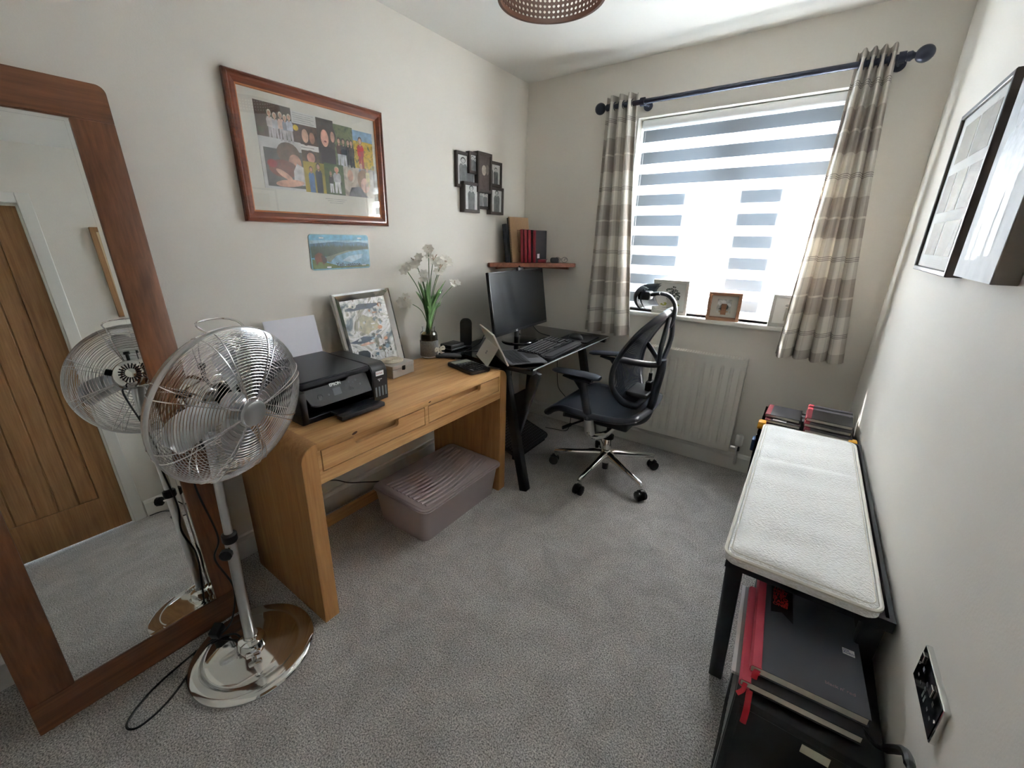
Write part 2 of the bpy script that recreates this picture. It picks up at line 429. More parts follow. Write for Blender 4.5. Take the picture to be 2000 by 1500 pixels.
def spline(ps, n=8, closed=False):
    ps = [Vector(p) for p in ps]; N = len(ps); out = []
    for i in range(N if closed else N-1):
        if closed: a, b, c, d = ps[i-1], ps[i], ps[(i+1) % N], ps[(i+2) % N]
        else: a, b, c, d = ps[max(i-1, 0)], ps[i], ps[i+1], ps[min(i+2, N-1)]
        for k in range(n):
            t = k/n
            out.append(.5*((2*b)+(c-a)*t+(2*a-5*b+4*c-d)*t*t+(3*b-a-3*c+d)*t**3))
    if not closed: out.append(ps[-1])
    return out

# ------------------------------------------------------------------ room shell
RW, RH, BY = 2.149, 2.4, -3.35          # width, height, back wall
WX0, WX1, WZ0, WZ1 = .80, 1.86, .945, 2.09
struct('floor', box(B(), -.25, RW+.25, BY-.2, .3, -.1, 0), CARPET)
struct('ceiling', box(B(), -.25, RW+.25, BY-.2, .3, RH, RH+.12), CEIL)
struct('wall_left', box(B(), -.25, 0, BY-.2, .25, 0, RH), WALL)
DY0, DY1, DZ = -3.16, -2.375, 2.05
b = B()
box(b, RW, RW+.25, DY1, .25, 0, RH); box(b, RW, RW+.25, BY-.2, DY0, 0, RH); box(b, RW, RW+.25, DY0, DY1, DZ, RH)
struct('wall_right', b, WALL)
b = B()
box(b, 0, WX0, 0, .25, 0, RH); box(b, WX1, RW, 0, .25, 0, RH)
box(b, WX0, WX1, 0, .25, 0, WZ0); box(b, WX0, WX1, 0, .25, WZ1, RH)
struct('wall_far', b, WALL)
struct('wall_back', box(B(), 0, RW, BY-.2, BY, 0, RH), WALL)
def skirt(name, p0, p1, inward):
    d = Vector((p1[0]-p0[0], p1[1]-p0[1], 0)); L = d.length
    M = frame((p0[0], p0[1], 0), inward, (0, 0, 1))
    b = B(); prof = [(0, 0), (.018, 0), (.018, .09), (.014, .1), (.012, .108), (.006, .113), (0, .113)]
    t = bmesh.new(); w = Vector(inward).cross(Vector((0, 0, 1)))
    s = 1 if w.dot(d) > 0 else -1
    prism(b, prof, 0, s*L, M)
    return struct(name, b, WHITE, smooth=0)
skirt('baseboard_left', (0, BY), (0, 0), (1, 0, 0))
skirt('baseboard_far', (.018, 0), (RW-.018, 0), (0, -1, 0))
skirt('baseboard_right', (RW, DY1+.07), (RW, 0), (-1, 0, 0))
skirt('baseboard_back', (.018, BY), (RW-.018, BY), (0, 1, 0))
# door
d1 = struct('door_1', box(B(), RW+.025, RW+.065, DY0+.01, DY1-.01, .008, DZ-.012), OAKDOOR, smooth=0)
b = B()
box(b, RW+.012, RW+.025, DY0+.01, DY0+.12, .008, DZ-.012); box(b, RW+.012, RW+.025, DY1-.12, DY1-.01, .008, DZ-.012)
box(b, RW+.012, RW+.025, DY0+.12, DY1-.12, .008, .23); box(b, RW+.012, RW+.025, DY0+.12, DY1-.12, DZ-.13, DZ-.012)
obj('door_stile_frame', b, OAKDOOR, d1, 0)
b = B()
for k in range(6):
    y = DY0+.12+(DY1-DY0-.24)*(k+.5)/6; hw = (DY1-DY0-.24)/12-.003
    box(b, RW+.0185, RW+.027, y-hw, y+hw, .23, DZ-.13, bev=.0025)
obj('door_plank_panel', b, OAKDOOR, d1, 0)
b = B(); lathe(b, [(0, 0), (.026, 0), (.026, .008), (.01, .01), (.01, .035), (0, .035)], 20, frame((RW+.012, DY0+.065, 1.03), (0, 1, 0), (0, 0, -1)))
tube(b, [(RW-.03, DY0+.065, 1.03), (RW-.03, DY0+.18, 1.03)], .009, 10)
obj('door_handle', b, CHROME, d1)
b = B()
for y0, y1, z0, z1 in ((DY0-.06, DY0, 0, DZ+.06), (DY1, DY1+.062, 0, DZ+.06), (DY0, DY1, DZ, DZ+.06)):
    box(b, RW-.016, RW, y0, y1, z0, z1, bev=.004)
box(b, RW, RW+.06, DY0, DY0+.01, 0, DZ); box(b, RW, RW+.06, DY1-.01, DY1, 0, DZ); box(b, RW, RW+.06, DY0, DY1, DZ-.012, DZ)
struct('trim_1', b, WHITE)
tag(obj('door_stop', lathe(B(), [(0, 0), (.024, 0), (.024, .012), (.016, .03), (.012, .034), (0, .036)], 20, T(2.05, -2.93, 0)), CHROME),
    'small chrome dome door stop on the carpet in front of the oak door', 'door stop')

# window
w1 = struct('window_1', mitre(B(), WX1-WX0, WZ1-WZ0, [(0, 0), (.06, 0), (.06, .055), (0, .055)], frame((WX0, .22, WZ0), (1, 0, 0), (0, 0, 1))), UPVC)
mx = (WX0+WX1)/2
struct('window_mullion', box(B(), mx-.032, mx+.032, .165, .22, WZ0+.06, WZ1-.06), UPVC, w1)
for a, c in ((WX0+.06, mx-.032), (mx+.032, WX1-.06)):
    struct('window_sash', mitre(B(), c-a, WZ1-WZ0-.12, [(0, 0), (.04, 0), (.045, .03), (0, .035)], frame((a, .205, WZ0+.06), (1, 0, 0), (0, 0, 1))), UPVC, w1)
    pane = struct('window_pane', box(B(), a+.035, c-.035, .186, .190, WZ0+.095, WZ1-.095), None, w1)
    gm = bpy.data.materials.get('window_glass')
    if not gm:
        gm, nt, pb = base('window_glass'); out = nt.nodes['Material Output']
        tp = nt.nodes.new('ShaderNodeBsdfTransparent'); gl = nt.nodes.new('ShaderNodeBsdfGlossy'); gl.inputs['Roughness'].default_value = 0
        ms = nt.nodes.new('ShaderNodeMixShader'); ms.inputs[0].default_value = .06
        nt.links.new(tp.outputs[0], ms.inputs[1]); nt.links.new(gl.outputs[0], ms.inputs[2]); nt.links.new(ms.outputs[0], out.inputs['Surface'])
    pane.data.materials.append(gm)
b = B(); box(b, WX0-.03, WX1+.03, -.04, 0, WZ0-.028, WZ0+.0, bev=.008, seg=3); box(b, WX0, WX1, -.002, .165, WZ0-.02, WZ0+.0)
struct('window_sill', b, WHITE, w1, 30)

# zebra blind
BT = 2.035
bl = thing('zebra_blind', 'white and grey striped day-night roller blind lowered over the window', 'window blind', (mx, .08, WZ0))
b = B(); box(b, WX0+.006, WX1-.006, .045, .115, 2.04, 2.088, bev=.012, seg=3); obj('head_cassette', b, UPVC, bl)
obj('striped_fabric', box(B(), WX0+.012, WX1-.012, .0795, .0805, WZ0+.010, 2.045), blind_mat(BT, .122, .066), bl, 0)
obj('bottom_bar', box(B(), WX0+.012, WX1-.012, .074, .086, WZ0+.002, WZ0+.012, bev=.003), UPVC, bl)
b = B(); tube(b, [(WX0+.018, .06, 2.05), (WX0+.018, .058, 1.25)], .0016, 6); tube(b, [(WX0+.030, .06, 2.05), (WX0+.030, .058, 1.25), (WX0+.024, .058, 1.24), (WX0+.018, .058, 1.25)], .0016, 6)
obj('control_cord', b, UPVC, bl)

# curtain rod
RZr, RYr = 2.145, -.105
rod = thing('curtain_pole', 'dark gunmetal curtain pole with ball finials above the window', 'curtain pole', (1.31, 0, RZr))
obj('pole', tube(B(), [(.63, RYr, RZr), (1.97, RYr, RZr)], .0135, 16), RODM, rod)
for s, x in ((-1, .605), (1, 2.015)):
    b = B(); lathe(b, [(0, -.045), (.017, -.045), (.019, -.03), (.012, -.022), (.010, -.012)], 20, T(x, RYr, RZr) @ RY(s*PI/2))
    lathe(b, [(0, .032)]+[(.032*math.sin(PI-a), -.032*math.cos(PI-a)*1.0) for a in [PI*k/12 for k in range(1, 12)]]+[(0, -.032)], 24, T(x+s*.012, RYr, RZr))
    obj('finial', b, RODM, rod)
for x in (.85, 1.955):
    b = B(); tube(b, [(x, 0, RZr), (x, RYr, RZr)], .009, 10); lathe(b, [(0, 0), (.026, 0), (.026, .008), (0, .01)], 20, frame((x, 0, RZr), (1, 0, 0), (0, 0, 1))); tube(b, [(x-.012, RYr, RZr), (x+.012, RYr, RZr)], .022, 16)
    obj('wall_bracket', b, RODM, rod)
# curtains
def curtain(name_label, xt0, xt1, xb0, xb1, pleats, amp_t, amp_b, zb, skew=0, ph=0, width=1.0, lean=0):
    c = thing('curtain', name_label, 'curtain', ((xt0+xt1)/2, RYr, zb), group=None)
    zt = 2.197
    def f(u, v):
        z = zt+(zb-zt)*v
        e = v**1.3
        x = (xt0+(xt1-xt0)*u)*(1-e)+(xb0+(xb1-xb0)*u)*e
        a = amp_t*(1-v)+amp_b*v
        w = math.sin(2*PI*pleats*u+ph)
        w = math.copysign(abs(w)**.75, w)
        y = RYr-.002+a*w+.010*v*math.sin(2*PI*(pleats*.5)*u+1.3+2*v)+lean*u*(1)
        x += .012*v*math.sin(2*PI*pleats*u*1.0+ph+1.4)
        return (x, y, z+.006*math.sin(2*PI*pleats*u+2)*v)
    bm = B(); surf(bm, f, 160, 40, uvf=lambda u, v: (u*width, zt+(zb-zt)*v))
    bmesh.ops.recalc_face_normals(bm, faces=bm.faces[:])
    geo = bmesh.ops.solidify(bm, geom=bm.faces[:], thickness=.0012)
    o = obj('curtain_panel', bm, CURT, c, 60)
    b = B()
    for k in range(int(pleats*2)+1):
        u = (k*.5-ph/(2*PI))/pleats
        if not 0.02 < u < .98: continue
        x = xt0+(xt1-xt0)*u
        b2 = [(x+0*t, RYr+.021*math.cos(t), RZr+.021*math.sin(t)) for t in [2*PI*j/20 for j in range(20)]]
        tube(b, b2, .003, 6, True)
    obj('eyelet_rings', b, RODM, c)
    return c
curtain('cream and taupe checked curtain hanging left of the window', .632, .818, .60, .94, 3.5, .030, .034, .785, width=1.35)
curtain('cream and taupe checked curtain hanging right of the window beside the white wall', 1.80, 1.935, 1.745, 2.045, 4.0, .032, .038, .80, width=1.45, ph=.4)

# ------------------------------------------------------------------ radiator
rx0, rx1, rz0, rz1 = 1.03, 1.632, .150, .735
rad = thing('radiator', 'white ribbed panel radiator on the wall under the window', 'radiator', ((rx0+rx1)/2, -.06, rz0))
nrib = 11; pw = (rx1-rx0-.03)/nrib
def rib(fr):      # 0 in the groove, 1 on the ridge
    t = min(1, max(0, (abs(fr-.5)-.30)/.10)); return 1-(t*t*(3-2*t))
xs = [(rx0, 0)]+[(rx0+.015+pw*(k+j/16), rib(j/16)) for k in range(nrib) for j in range(16)]+[(rx1-.015, rib(1)), (rx1, 0)]
zs_ = [(rz0, 0), (rz0+.030, 0), (rz0+.036, .2), (rz0+.044, .6), (rz0+.055, 1), (rz1-.07, 1), (rz1-.058, .7), (rz1-.050, .2), (rz1-.044, 0), (rz1, 0)]
b = B(); gv = [[b.verts.new((x, -.096+.0105*(1-h)*g*(x not in (rx0, rx1)), z)) for z, g in zs_] for x, h in xs]
for A, C in zip(gv, gv[1:]):
    for k in range(len(zs_)-1): b.faces.new((A[k], C[k], C[k+1], A[k+1]))
box(b, rx0, rx1, -.080, -.074, rz0, rz1)
obj('front_panel', b, RADW, rad, 50)
b = B(); box(b, rx0+.005, rx1-.005, -.04, -.032, rz0, rz1); box(b, rx0-.003, rx0+.002, -.092, -.03, rz0+.01, rz1-.002); box(b, rx1-.002, rx1+.003, -.092, -.03, rz0+.01, rz1-.002)
obj('side_panels', b, RADW, rad, 0)
b = B(); box(b, rx0, rx1, -.098, -.094, rz1-.002, rz1+.006); box(b, rx0, rx1, -.036, -.032, rz1-.002, rz1+.006)
n = 40
for k in range(n+1):
    x = rx0+(rx1-rx0)*k/n; box(b, x-.003, x+.003, -.096, -.034, rz1, rz1+.005)
for y in (-.075, -.055): box(b, rx0, rx1, y-.002, y+.002, rz1, rz1+.005)
obj('top_grille', b, RADW, rad, 0)
b = B(); tube(b, [(rx1, -.06, .175), (rx1+.045, -.06, .175)], .012, 12); tube(b, [(rx1+.045, -.06, .195), (rx1+.045, -.06, .08), (rx1+.045, -.04, .06), (rx1+.045, -.018, .06)], .010, 12); lathe(b, [(0, 0), (.016, 0), (.016, .03), (0, .03)], 8, T(rx1+.045, -.06, .16))
v = obj('valve', b, CHROME, rad)
b = B(); lathe(b, [(0, 0), (.017, 0), (.021, .012), (.021, .062), (.016, .07), (0, .072)], 20, T(rx1+.045, -.06, .195)); obj('valve_cap', b, WHITE, v)
for k in (0, 1):
    x = rx0+.09+k*(rx1-rx0-.18); obj('wall_bracket', box(B(), x-.02, x+.02, -.034, 0, rz0+.05, rz1-.05), RADW, rad, 0)

# ------------------------------------------------------------------ pictures helper
def disc(bm, cx, cy, rx, ry, z, M, a=0, n=18):
    vs = [bm.verts.new(M @ Vector((x, y, z))) for x, y in ell(cx, cy, rx, ry, n, a)]; bm.faces.new(vs)
def poly(bm, pts, z, M): bm.faces.new([bm.verts.new(M @ Vector((x, y, z))) for x, y in pts])
_flat = {}
def flat(c, rough=.45):
    k = tuple(c)
    if k not in _flat: _flat[k] = mat('printed_ink_%d_%d_%d' % k, rgb(*c), rough, var=.30, vscale=45)
    return _flat[k]
class Print:
    """printed picture: flat shapes of ink on one print, one mesh with a colour slot per ink"""
    def __init__(s, M, z): s.M, s.z, s.b, s.cols, s.k = M, z, B(), [], 0
    def idx(s, c):
        if c not in s.cols: s.cols.append(c)
        return s.cols.index(c)
    def up(s): s.k += 1; return s.z+s.k*.00005
    def poly(s, c, pts):
        z = s.up(); f = s.b.faces.new([s.b.verts.new(s.M @ Vector((x, y, z))) for x, y in pts]); f.material_index = s.idx(tuple(c))
    def ell(s, c, cx, cy, rx, ry, a=0): s.poly(c, ell(cx, cy, rx, ry, 18, a))
    def rect(s, c, x0, x1, y0, y1): s.poly(c, [(x0, y0), (x1, y0), (x1, y1), (x0, y1)])
    def person(s, x, y, h, skin, hair, cloth, legs=None, wide=.22):
        """y = foot or lower edge, h = height drawn"""
        w = h*wide
        if legs:
            s.poly(legs, [(x-w*.45, y), (x-w*.1, y), (x, y+h*.4), (x+w*.12, y), (x+w*.5, y), (x+w*.42, y+h*.48), (x-w*.42, y+h*.48)])
            y0 = y+h*.42
        else: y0 = y
        s.poly(cloth, [(x-w*.55, y0), (x+w*.55, y0), (x+w*.6, y+h*.66), (x+w*.4, y+h*.76), (x-w*.4, y+h*.76), (x-w*.6, y+h*.66)])
        s.poly(skin, [(x-w*.12, y+h*.72), (x+w*.12, y+h*.72), (x+w*.12, y+h*.84), (x-w*.12, y+h*.84)])
        s.ell(hair, x, y+h*.89, w*.36, h*.115); s.ell(skin, x, y+h*.87, w*.27, h*.085)
    def done(s, parent, name='printed_picture'):
        """the ink joins the print's own mesh when the parent is a mesh, else it is a part"""
        if parent.type == 'MESH':
            t = bmesh.new(); t.from_mesh(parent.data); n0 = len(parent.data.materials); m = {}
            for v in s.b.verts: m[v] = t.verts.new(v.co)
            for f in s.b.faces:
                g = t.faces.new([m[v] for v in f.verts]); g.material_index = n0+f.material_index
            t.to_mesh(parent.data); t.free(); s.b.free()
            for c in s.cols: parent.data.materials.append(flat(c))
            return parent
        o = obj(name, s.b, None, parent, 0)
        for c in s.cols: o.data.materials.append(flat(c))
        return o
# ---- large mahogany collage frame on left wall
ML = lambda x, y, z: frame((x, y, z), (0, 1, 0), (0, 0, 1))
MF = lambda x, y, z: frame((x, y, z), (1, 0, 0), (0, 0, 1))
MR = lambda x, y, z: frame((x, y, z), (0, -1, 0), (0, 0, 1))
fw, fh = .700, .512
Mp = ML(0, -2.013, 1.443)
pf = thing('picture_frame', 'large mahogany framed family photo collage on the left wall', 'picture', (0, -1.663, 1.443))
obj('frame', mitre(B(), fw, fh, [(0, .002), (0, .016), (.004, .022), (.010, .024), (.015, .020), (.022, .020), (.036, .012), (.040, .010), (.040, .002)], Mp), MAHOG, pf, 20)
obj('inner_slip', mitre(B(), fw-.076, fh-.076, [(0, .003), (0, .012), (.004, .010), (.006, .007), (.006, .003)], Mp, .038, .038), GILT, pf, 0)
obj('mount_board', box(B(), .038, fw-.038, .038, fh-.038, .002, .0045, Mp), MATBOARD, pf, 0)
# collage area in frame units
cx0, cx1, cy0, cy1 = .098, .640, .135, .435
def q(u0, u1, v0, v1): return (cx0+(cx1-cx0)*u0, cx0+(cx1-cx0)*u1, cy1-(cy1-cy0)*v1, cy1-(cy1-cy0)*v0)
tiles = [
 (0, .27, 0, .42, [(58, 48, 44), (86, 66, 54), (74, 78, 58)], 30), (.27, .47, .02, .17, [(226, 224, 220), (214, 214, 210)], 50),
 (.27, .48, .17, .41, [(50, 38, 34), (98, 68, 54), (44, 36, 36)], 40), (.28, .48, .41, .48, [(232, 230, 226), (222, 222, 218)], 40),
 (.29, .48, .48, .64, [(66, 56, 44), (110, 86, 62)], 50), (.47, .62, .03, .62, [(48, 44, 42), (78, 66, 60), (36, 34, 36)], 30),
 (.62, .80, .06, .64, [(70, 84, 56), (120, 128, 92), (44, 48, 44)], 34), (.80, 1, .08, .86, [(150, 128, 40), (214, 178, 44), (74, 84, 40)], 50),
 (0, .32, .40, 1.02, [(198, 198, 194), (226, 224, 222)], 12), (.32, .51, .62, 1.02, [(196, 170, 60), (120, 118, 60)], 20),
 (.50, .68, .60, 1.02, [(50, 70, 38), (84, 100, 56), (38, 46, 32)], 30), (.68, 1, .60, 1.02, [(170, 156, 136), (206, 196, 182), (120, 110, 98)], 18)]
for i, (u0, u1, v0, v1, cs, scl) in enumerate(tiles):
    x0, x1, y0, y1 = q(u0, u1, v0, v1)
    ph = obj('photo_print', box(B(), x0, x1, y0, y1, .0044, .0050+.0001*i, Mp), blotch('photo_tones_%d' % i, [rgb(*c) for c in cs], scl, .5), pf, 0)
    P = Print(Mp, .0053+.0001*i)
    W_, H_ = x1-x0, y1-y0
    X = lambda t: x0+W_*t
    Y = lambda t: y0+H_*t
    SK, HR = (206, 166, 142), (72, 52, 42)
    if i == 0:
        for k, (t, c) in enumerate(((.38, (214, 206, 204)), (.52, (196, 196, 200)), (.68, (226, 196, 184)), (.80, (150, 152, 166)), (.92, (206, 208, 220)))):
            P.person(X(t), Y(.0), H_*(.82-.05*(k % 2)), SK, (222, 214, 196), c, (190, 184, 186))
    elif i == 1:
        for k in range(5): P.rect((150, 148, 146), X(.06), X(.9-.12*(k % 2)), Y(.82-.17*k), Y(.85-.17*k))
    elif i == 2:
        P.ell((214, 186, 60), X(.12), Y(.78), W_*.1, H_*.15); P.ell(HR, X(.45), Y(.45), W_*.2, H_*.5); P.ell(SK, X(.45), Y(.45), W_*.13, H_*.36); P.ell((176, 128, 106), X(.72), Y(.4), W_*.11, H_*.3)
    elif i == 3: P.rect((160, 158, 156), X(.2), X(.75), Y(.42), Y(.55))
    elif i == 4: P.ell(HR, X(.55), Y(.5), W_*.25, H_*.55); P.ell((200, 150, 128), X(.55), Y(.45), W_*.18, H_*.42)
    elif i == 5:
        P.poly((44, 34, 38), [(X(.1), Y(0)), (X(1), Y(0)), (X(.95), Y(.35)), (X(.5), Y(.45)), (X(.15), Y(.35))])
        P.ell((60, 44, 38), X(.42), Y(.62), W_*.32, H_*.25); P.ell((216, 160, 140), X(.42), Y(.58), W_*.23, H_*.19); P.ell((120, 40, 44), X(.44), Y(.51), W_*.08, H_*.02)
        P.ell((56, 42, 40), X(.9), Y(.68), W_*.2, H_*.18); P.ell((196, 150, 132), X(.9), Y(.64), W_*.13, H_*.12)
    elif i == 6:
        for t, c in ((.22, (90, 60, 50)), (.45, (60, 62, 66)), (.7, (40, 44, 50)), (.88, (70, 60, 52))): P.person(X(t), Y(.05), H_*.66, SK, HR, c, (200, 200, 204) if t < .5 else (44, 44, 50))
    elif i == 7:
        P.rect((132, 166, 196), x0, x1, Y(.82), y1); P.person(X(.35), Y(.3), H_*.6, SK, (60, 40, 40), (178, 40, 38), (150, 40, 36)); P.person(X(.3), Y(0), H_*.42, SK, (210, 190, 150), (120, 156, 190), (170, 190, 206)); P.person(X(.62), Y(0), H_*.36, SK, (200, 170, 120), (210, 196, 140))
    elif i == 8:
        P.rect((92, 88, 84), X(.08), X(1), Y(.05), Y(.80)); P.ell((112, 92, 78), X(.66), Y(.74), W_*.28, H_*.22); P.ell((196, 150, 128), X(.80), Y(.56), W_*.16, H_*.18)
        P.ell((122, 74, 60), X(.5), Y(.42), W_*.36, H_*.18); P.poly((210, 206, 204), [(X(.72), Y(.12)), (X(1), Y(.12)), (X(1), Y(.5)), (X(.84), Y(.56)), (X(.74), Y(.4))])
        P.ell((204, 158, 134), X(.62), Y(.14), W_*.36, H_*.075, .1); P.ell((210, 166, 142), X(.5), Y(.30), W_*.22, H_*.06, -.5); P.ell((150, 60, 56), X(.24), Y(.5), W_*.12, H_*.08)
    elif i == 9:
        P.person(X(.32), Y(0), H_*.86, (206, 160, 120), (96, 70, 50), (86, 120, 166)); P.person(X(.66), Y(0), H_*1.0, SK, (70, 56, 40), (40, 46, 62))
    elif i == 10:
        P.person(X(.3), Y(.05), H_*.72, SK, (150, 140, 110), (30, 30, 32), (220, 220, 220)); P.person(X(.62), Y(.05), H_*.88, (216, 150, 126), (206, 190, 150), (190, 190, 192), (226, 226, 226), .3)
    else:
        P.ell((206, 196, 180), X(.2), Y(.75), W_*.15, H_*.3); P.ell(SK, X(.2), Y(.7), W_*.09, H_*.2); P.ell((150, 120, 92), X(.62), Y(.6), W_*.2, H_*.36); P.ell((214, 176, 156), X(.66), Y(.42), W_*.14, H_*.26); P.poly((112, 110, 116), [(X(.1), y0), (X(.7), y0), (X(.5), Y(.36)), (X(.2), Y(.3))])
    P.done(ph)
P = Print(Mp, .005)
for k in range(3): P.rect((170, 168, 162), .36+.01*k, .47-.01*k, .108-.008*k, .110-.008*k)
P.done(pf, 'caption_lines')
obj('glazing', box(B(), .04, fw-.04, .04, fh-.04, .0075, .0080, Mp), gm, pf, 0)

# ---- souvenir plate
Mk = ML(0, -1.759, 1.242)
pw_, ph_ = .320, .158
pt = thing('souvenir_plate', 'pictorial metal plate of a bison by a river, fixed below the large collage', 'wall plate', (0, -1.6, 1.242))
plate = obj('plate', prism(B(), rrect(0, pw_, 0, ph_, .014), .001, .0035, Mk), mat('plate_edge', rgb(150, 180, 186), .25, coat=.5), pt)
P = Print(Mk, .0036)
P.poly((110, 164, 190), rrect(.003, pw_-.003, .003, ph_-.003, .012)); P.poly((168, 200, 212), [(.004, .112), (.316, .112), (.316, .132), (.004, .132)])
P.poly((78, 110, 132), [(.004, .10), (.004, .116), (.06, .12), (.13, .126), (.2, .121), (.26, .125), (.316, .118), (.316, .10)])
tz = [(.004, .06), (.316, .07)]
pts = [(.316, .118)]
x = .316; rr = random.Random(3)
while x > .008:
    pts += [(x, .098+rr.random()*.006), (x-.004, .108+rr.random()*.016)]; x -= .008
P.poly((44, 62, 44), [(.004, .055), (.316, .075)]+pts+[(.004, .10)])
P.poly((126, 134, 118), [(.05, .052), (.19, .085), (.316, .092), (.316, .06), (.1, .03)])
P.poly((134, 172, 194), [(.09, .03), (.13, .062), (.2, .08), (.29, .09), (.316, .088), (.316, .02), (.14, .01)])
P.poly((186, 208, 218), [(.16, .04), (.2, .06), (.28, .07), (.27, .05), (.21, .03)])
P.poly((96, 108, 62), [(.006, .006), (.314, .006), (.314, .018), (.15, .014), (.08, .032), (.006, .05)])
P.poly((104, 62, 44), [(.018, .05), (.022, .068), (.04, .078), (.056, .074), (.068, .058), (.07, .04), (.064, .026), (.058, .026), (.056, .036), (.036, .036), (.03, .026), (.024, .026), (.024, .04)])
P.poly((52, 36, 30), [(.052, .066), (.066, .064), (.078, .05), (.078, .036), (.068, .03), (.056, .036)])
for x, y in ((.05, .142), (.255, .142), (.075, .012), (.27, .016)): P.poly((220, 224, 224), rrect(x, x+.024, y-.003, y+.003, .0028))
P.done(plate)
text('lettering', 'Yellowstone', .027, flat((42, 48, 48)), plate, Mk @ T(.125, .012, .0046), .0003, bold=.0004)

# ---- multi-aperture frame
mf = thing('multi_photo_frame', 'dark brown cluster frame holding seven black and white photos', 'photo frame', (0, -.55, 1.555))
Mm = ML(0, -.735, 1.552)
aps = [(-.045, .155, .13, .325, .018, 'land'), (.13, .275, .115, .345, .040, 'dark'), (.235, .415, .165, .315, .018, 'land'),
       (.0, .155, -.008, .165, .035, 'tall'), (.145, .29, .020, .145, .018, 'land'), (.27, .415, -.008, .160, .035, 'tall'), (.06, .16, .215, .335, .03, 'land')]
for i, (a, c, e, g, d, kind) in enumerate(aps):
    fr = obj('frame', mitre(B(), c-a, g-e, [(0, .001), (0, d), (.003, d+.002), (.016, d), (.018, d-.004), (.018, .001)], Mm, a, e), DKFRAME, mf, 20)
    ph3 = obj('photo_print', box(B(), a+.016, c-.016, e+.016, g-.016, .001, d-.006, Mm), blotch('mono_tones_%d' % i, [rgb(214, 214, 212), rgb(196, 196, 194)] if kind != 'dark' else [rgb(62, 52, 50), rgb(84, 74, 70)], 40, .3), fr, 0)
    P = Print(Mm, d-.0055)
    w, h = c-a-.032, g-e-.032
    if kind == 'dark': P.ell((176, 166, 156), (a+c)/2-.005, e+.13, .022, .03); P.ell((120, 110, 104), (a+c)/2+.03, e+.135, .016, .03)
    elif kind == 'tall': P.person((a+c)/2, e+.017, h*.98, (176, 178, 176), (42, 42, 42), (96, 98, 98), None, .40)
    else: P.person(a+.016+w*.3, e+.017, h*.92, (180, 180, 178), (50, 50, 50), (104, 106, 106), None, .42); P.person(a+.016+w*.68, e+.017, h*.84, (190, 190, 188), (58, 58, 58), (86, 88, 90), None, .42)
    P.done(ph3)

# ------------------------------------------------------------------ corner shelf with books
SZ = 1.232
def book(name, label, M, w, L, t, cm, sm, group=None, cat='book', pages=PAGES, inset=.003):
    """spine along local y at x=0, cover in the xy plane, thickness along z"""
    o = thing(name, label, cat, M.translation[:], 0, group)
    ct = .0022
    b = B(); box(b, .020, w, 0, L, 0, ct, M, bev=.0008); box(b, .020, w, 0, L, t-ct, t, M, bev=.0008); obj('cover', b, cm, o, 0)
    b = B(); prism(b, [(.022, 0), (.022, .0024), (.004, .0024), (.0024, t*.25), (.0024, t*.75), (.004, t-.0024), (.022, t-.0024), (.022, t), (.004, t), (0, t*.75), (0, t*.25), (.004, 0)], 0, L, M @ frame((0, 0, 0), (1, 0, 0), (0, 0, 1)) @ Matrix.Scale(-1, 4, (0, 0, 1)))
    obj('spine', b, sm, o, 30)
    obj('pages', box(B(), .004, w-inset, inset, L-inset, ct, t-ct, M), pages, o, 0)
    return o
sh = thing('corner_shelf', 'small triangular brown wooden shelf fixed across the room corner above the monitor', 'shelf', (0, 0, SZ-.03))
obj('shelf_board', prism(B(), [(.001, -.001), (.45, -.001), (.45, -.02), (.022, -.452), (.001, -.452)], SZ-.028, SZ, None, .003), SHELFWOOD, sh, 30)
b = B(); box(b, .001, .02, -.36, -.05, SZ-.045, SZ-.028); box(b, .05, .40, -.02, -.001, SZ-.045, SZ-.028); obj('batten', b, SHELFWOOD, sh, 0)
def upright(x, y, az, lean, z=SZ):
    """book standing upright: spine faces the room; local x = depth away from the viewer, y = up, z = thickness"""
    return T(x, y, z) @ RZ(az) @ RY(lean)
# books stand in a row, seen with spines to the room; lean slightly to the left
def sbook(name, label, x, y, depth, hgt, t, cm, sm, lean, az, cat='book'):
    M = T(x, y, SZ+.001) @ RZ(az) @ Matrix.Rotation(lean, 4, 'X') @ frame((0, 0, 0), (1, 0, 0), (0, 0, 1))
    return book(name, label, M, depth, hgt, t, cm, sm, cat=cat)
# az: direction of local x (into the shelf) ; thickness runs along -local y after frame
AZ = math.radians(150)
row = thing('black_folder', 'tall black folder leaning on the left wall at the end of the corner shelf', 'folder', (.06, -.33, SZ))
Mb = T(.075, -.345, SZ+.001) @ RZ(math.radians(104)) @ RX(-.12)
obj('cover', box(B(), -.0, .205, -.030, .0, 0, .255, Mb, bev=.004), mat('black_folder_board', rgb(22, 26, 36), .5), row)
nb = thing('spiral_notebook', 'tall kraft brown spiral bound notebook standing on the corner shelf', 'notebook', (.14, -.25, SZ))
Mn = T(.108, -.315, SZ+.001) @ RZ(math.radians(80)) @ RX(-.15)
obj('kraft_cover', box(B(), .006, .200, -.007, .007, 0, .305, Mn, bev=.001), KRAFT, nb, 0)
obj('back_board', box(B(), .004, .198, .007, .016, 0, .300, Mn, bev=.001), BLACKM, nb, 0)
b = B()
for k in range(34):
    z = .01+k*.0086; tube(b, [Mn @ Vector((.006+.007*math.cos(a), .001+.012*math.sin(a), z)) for a in [2*PI*j/8 for j in range(8)]], .0009, 4, True)
obj('wire_binding', b, BLACKM, nb)
obj('cover_badge', mitre(B(), .09, .15, [(0, 0), (.003, 0), (.003, .0006), (0, .0006)], Mn @ frame((.075, -.0072, .07), (1, 0, 0), (0, 0, 1))), flat((120, 56, 44)), nb, 0)
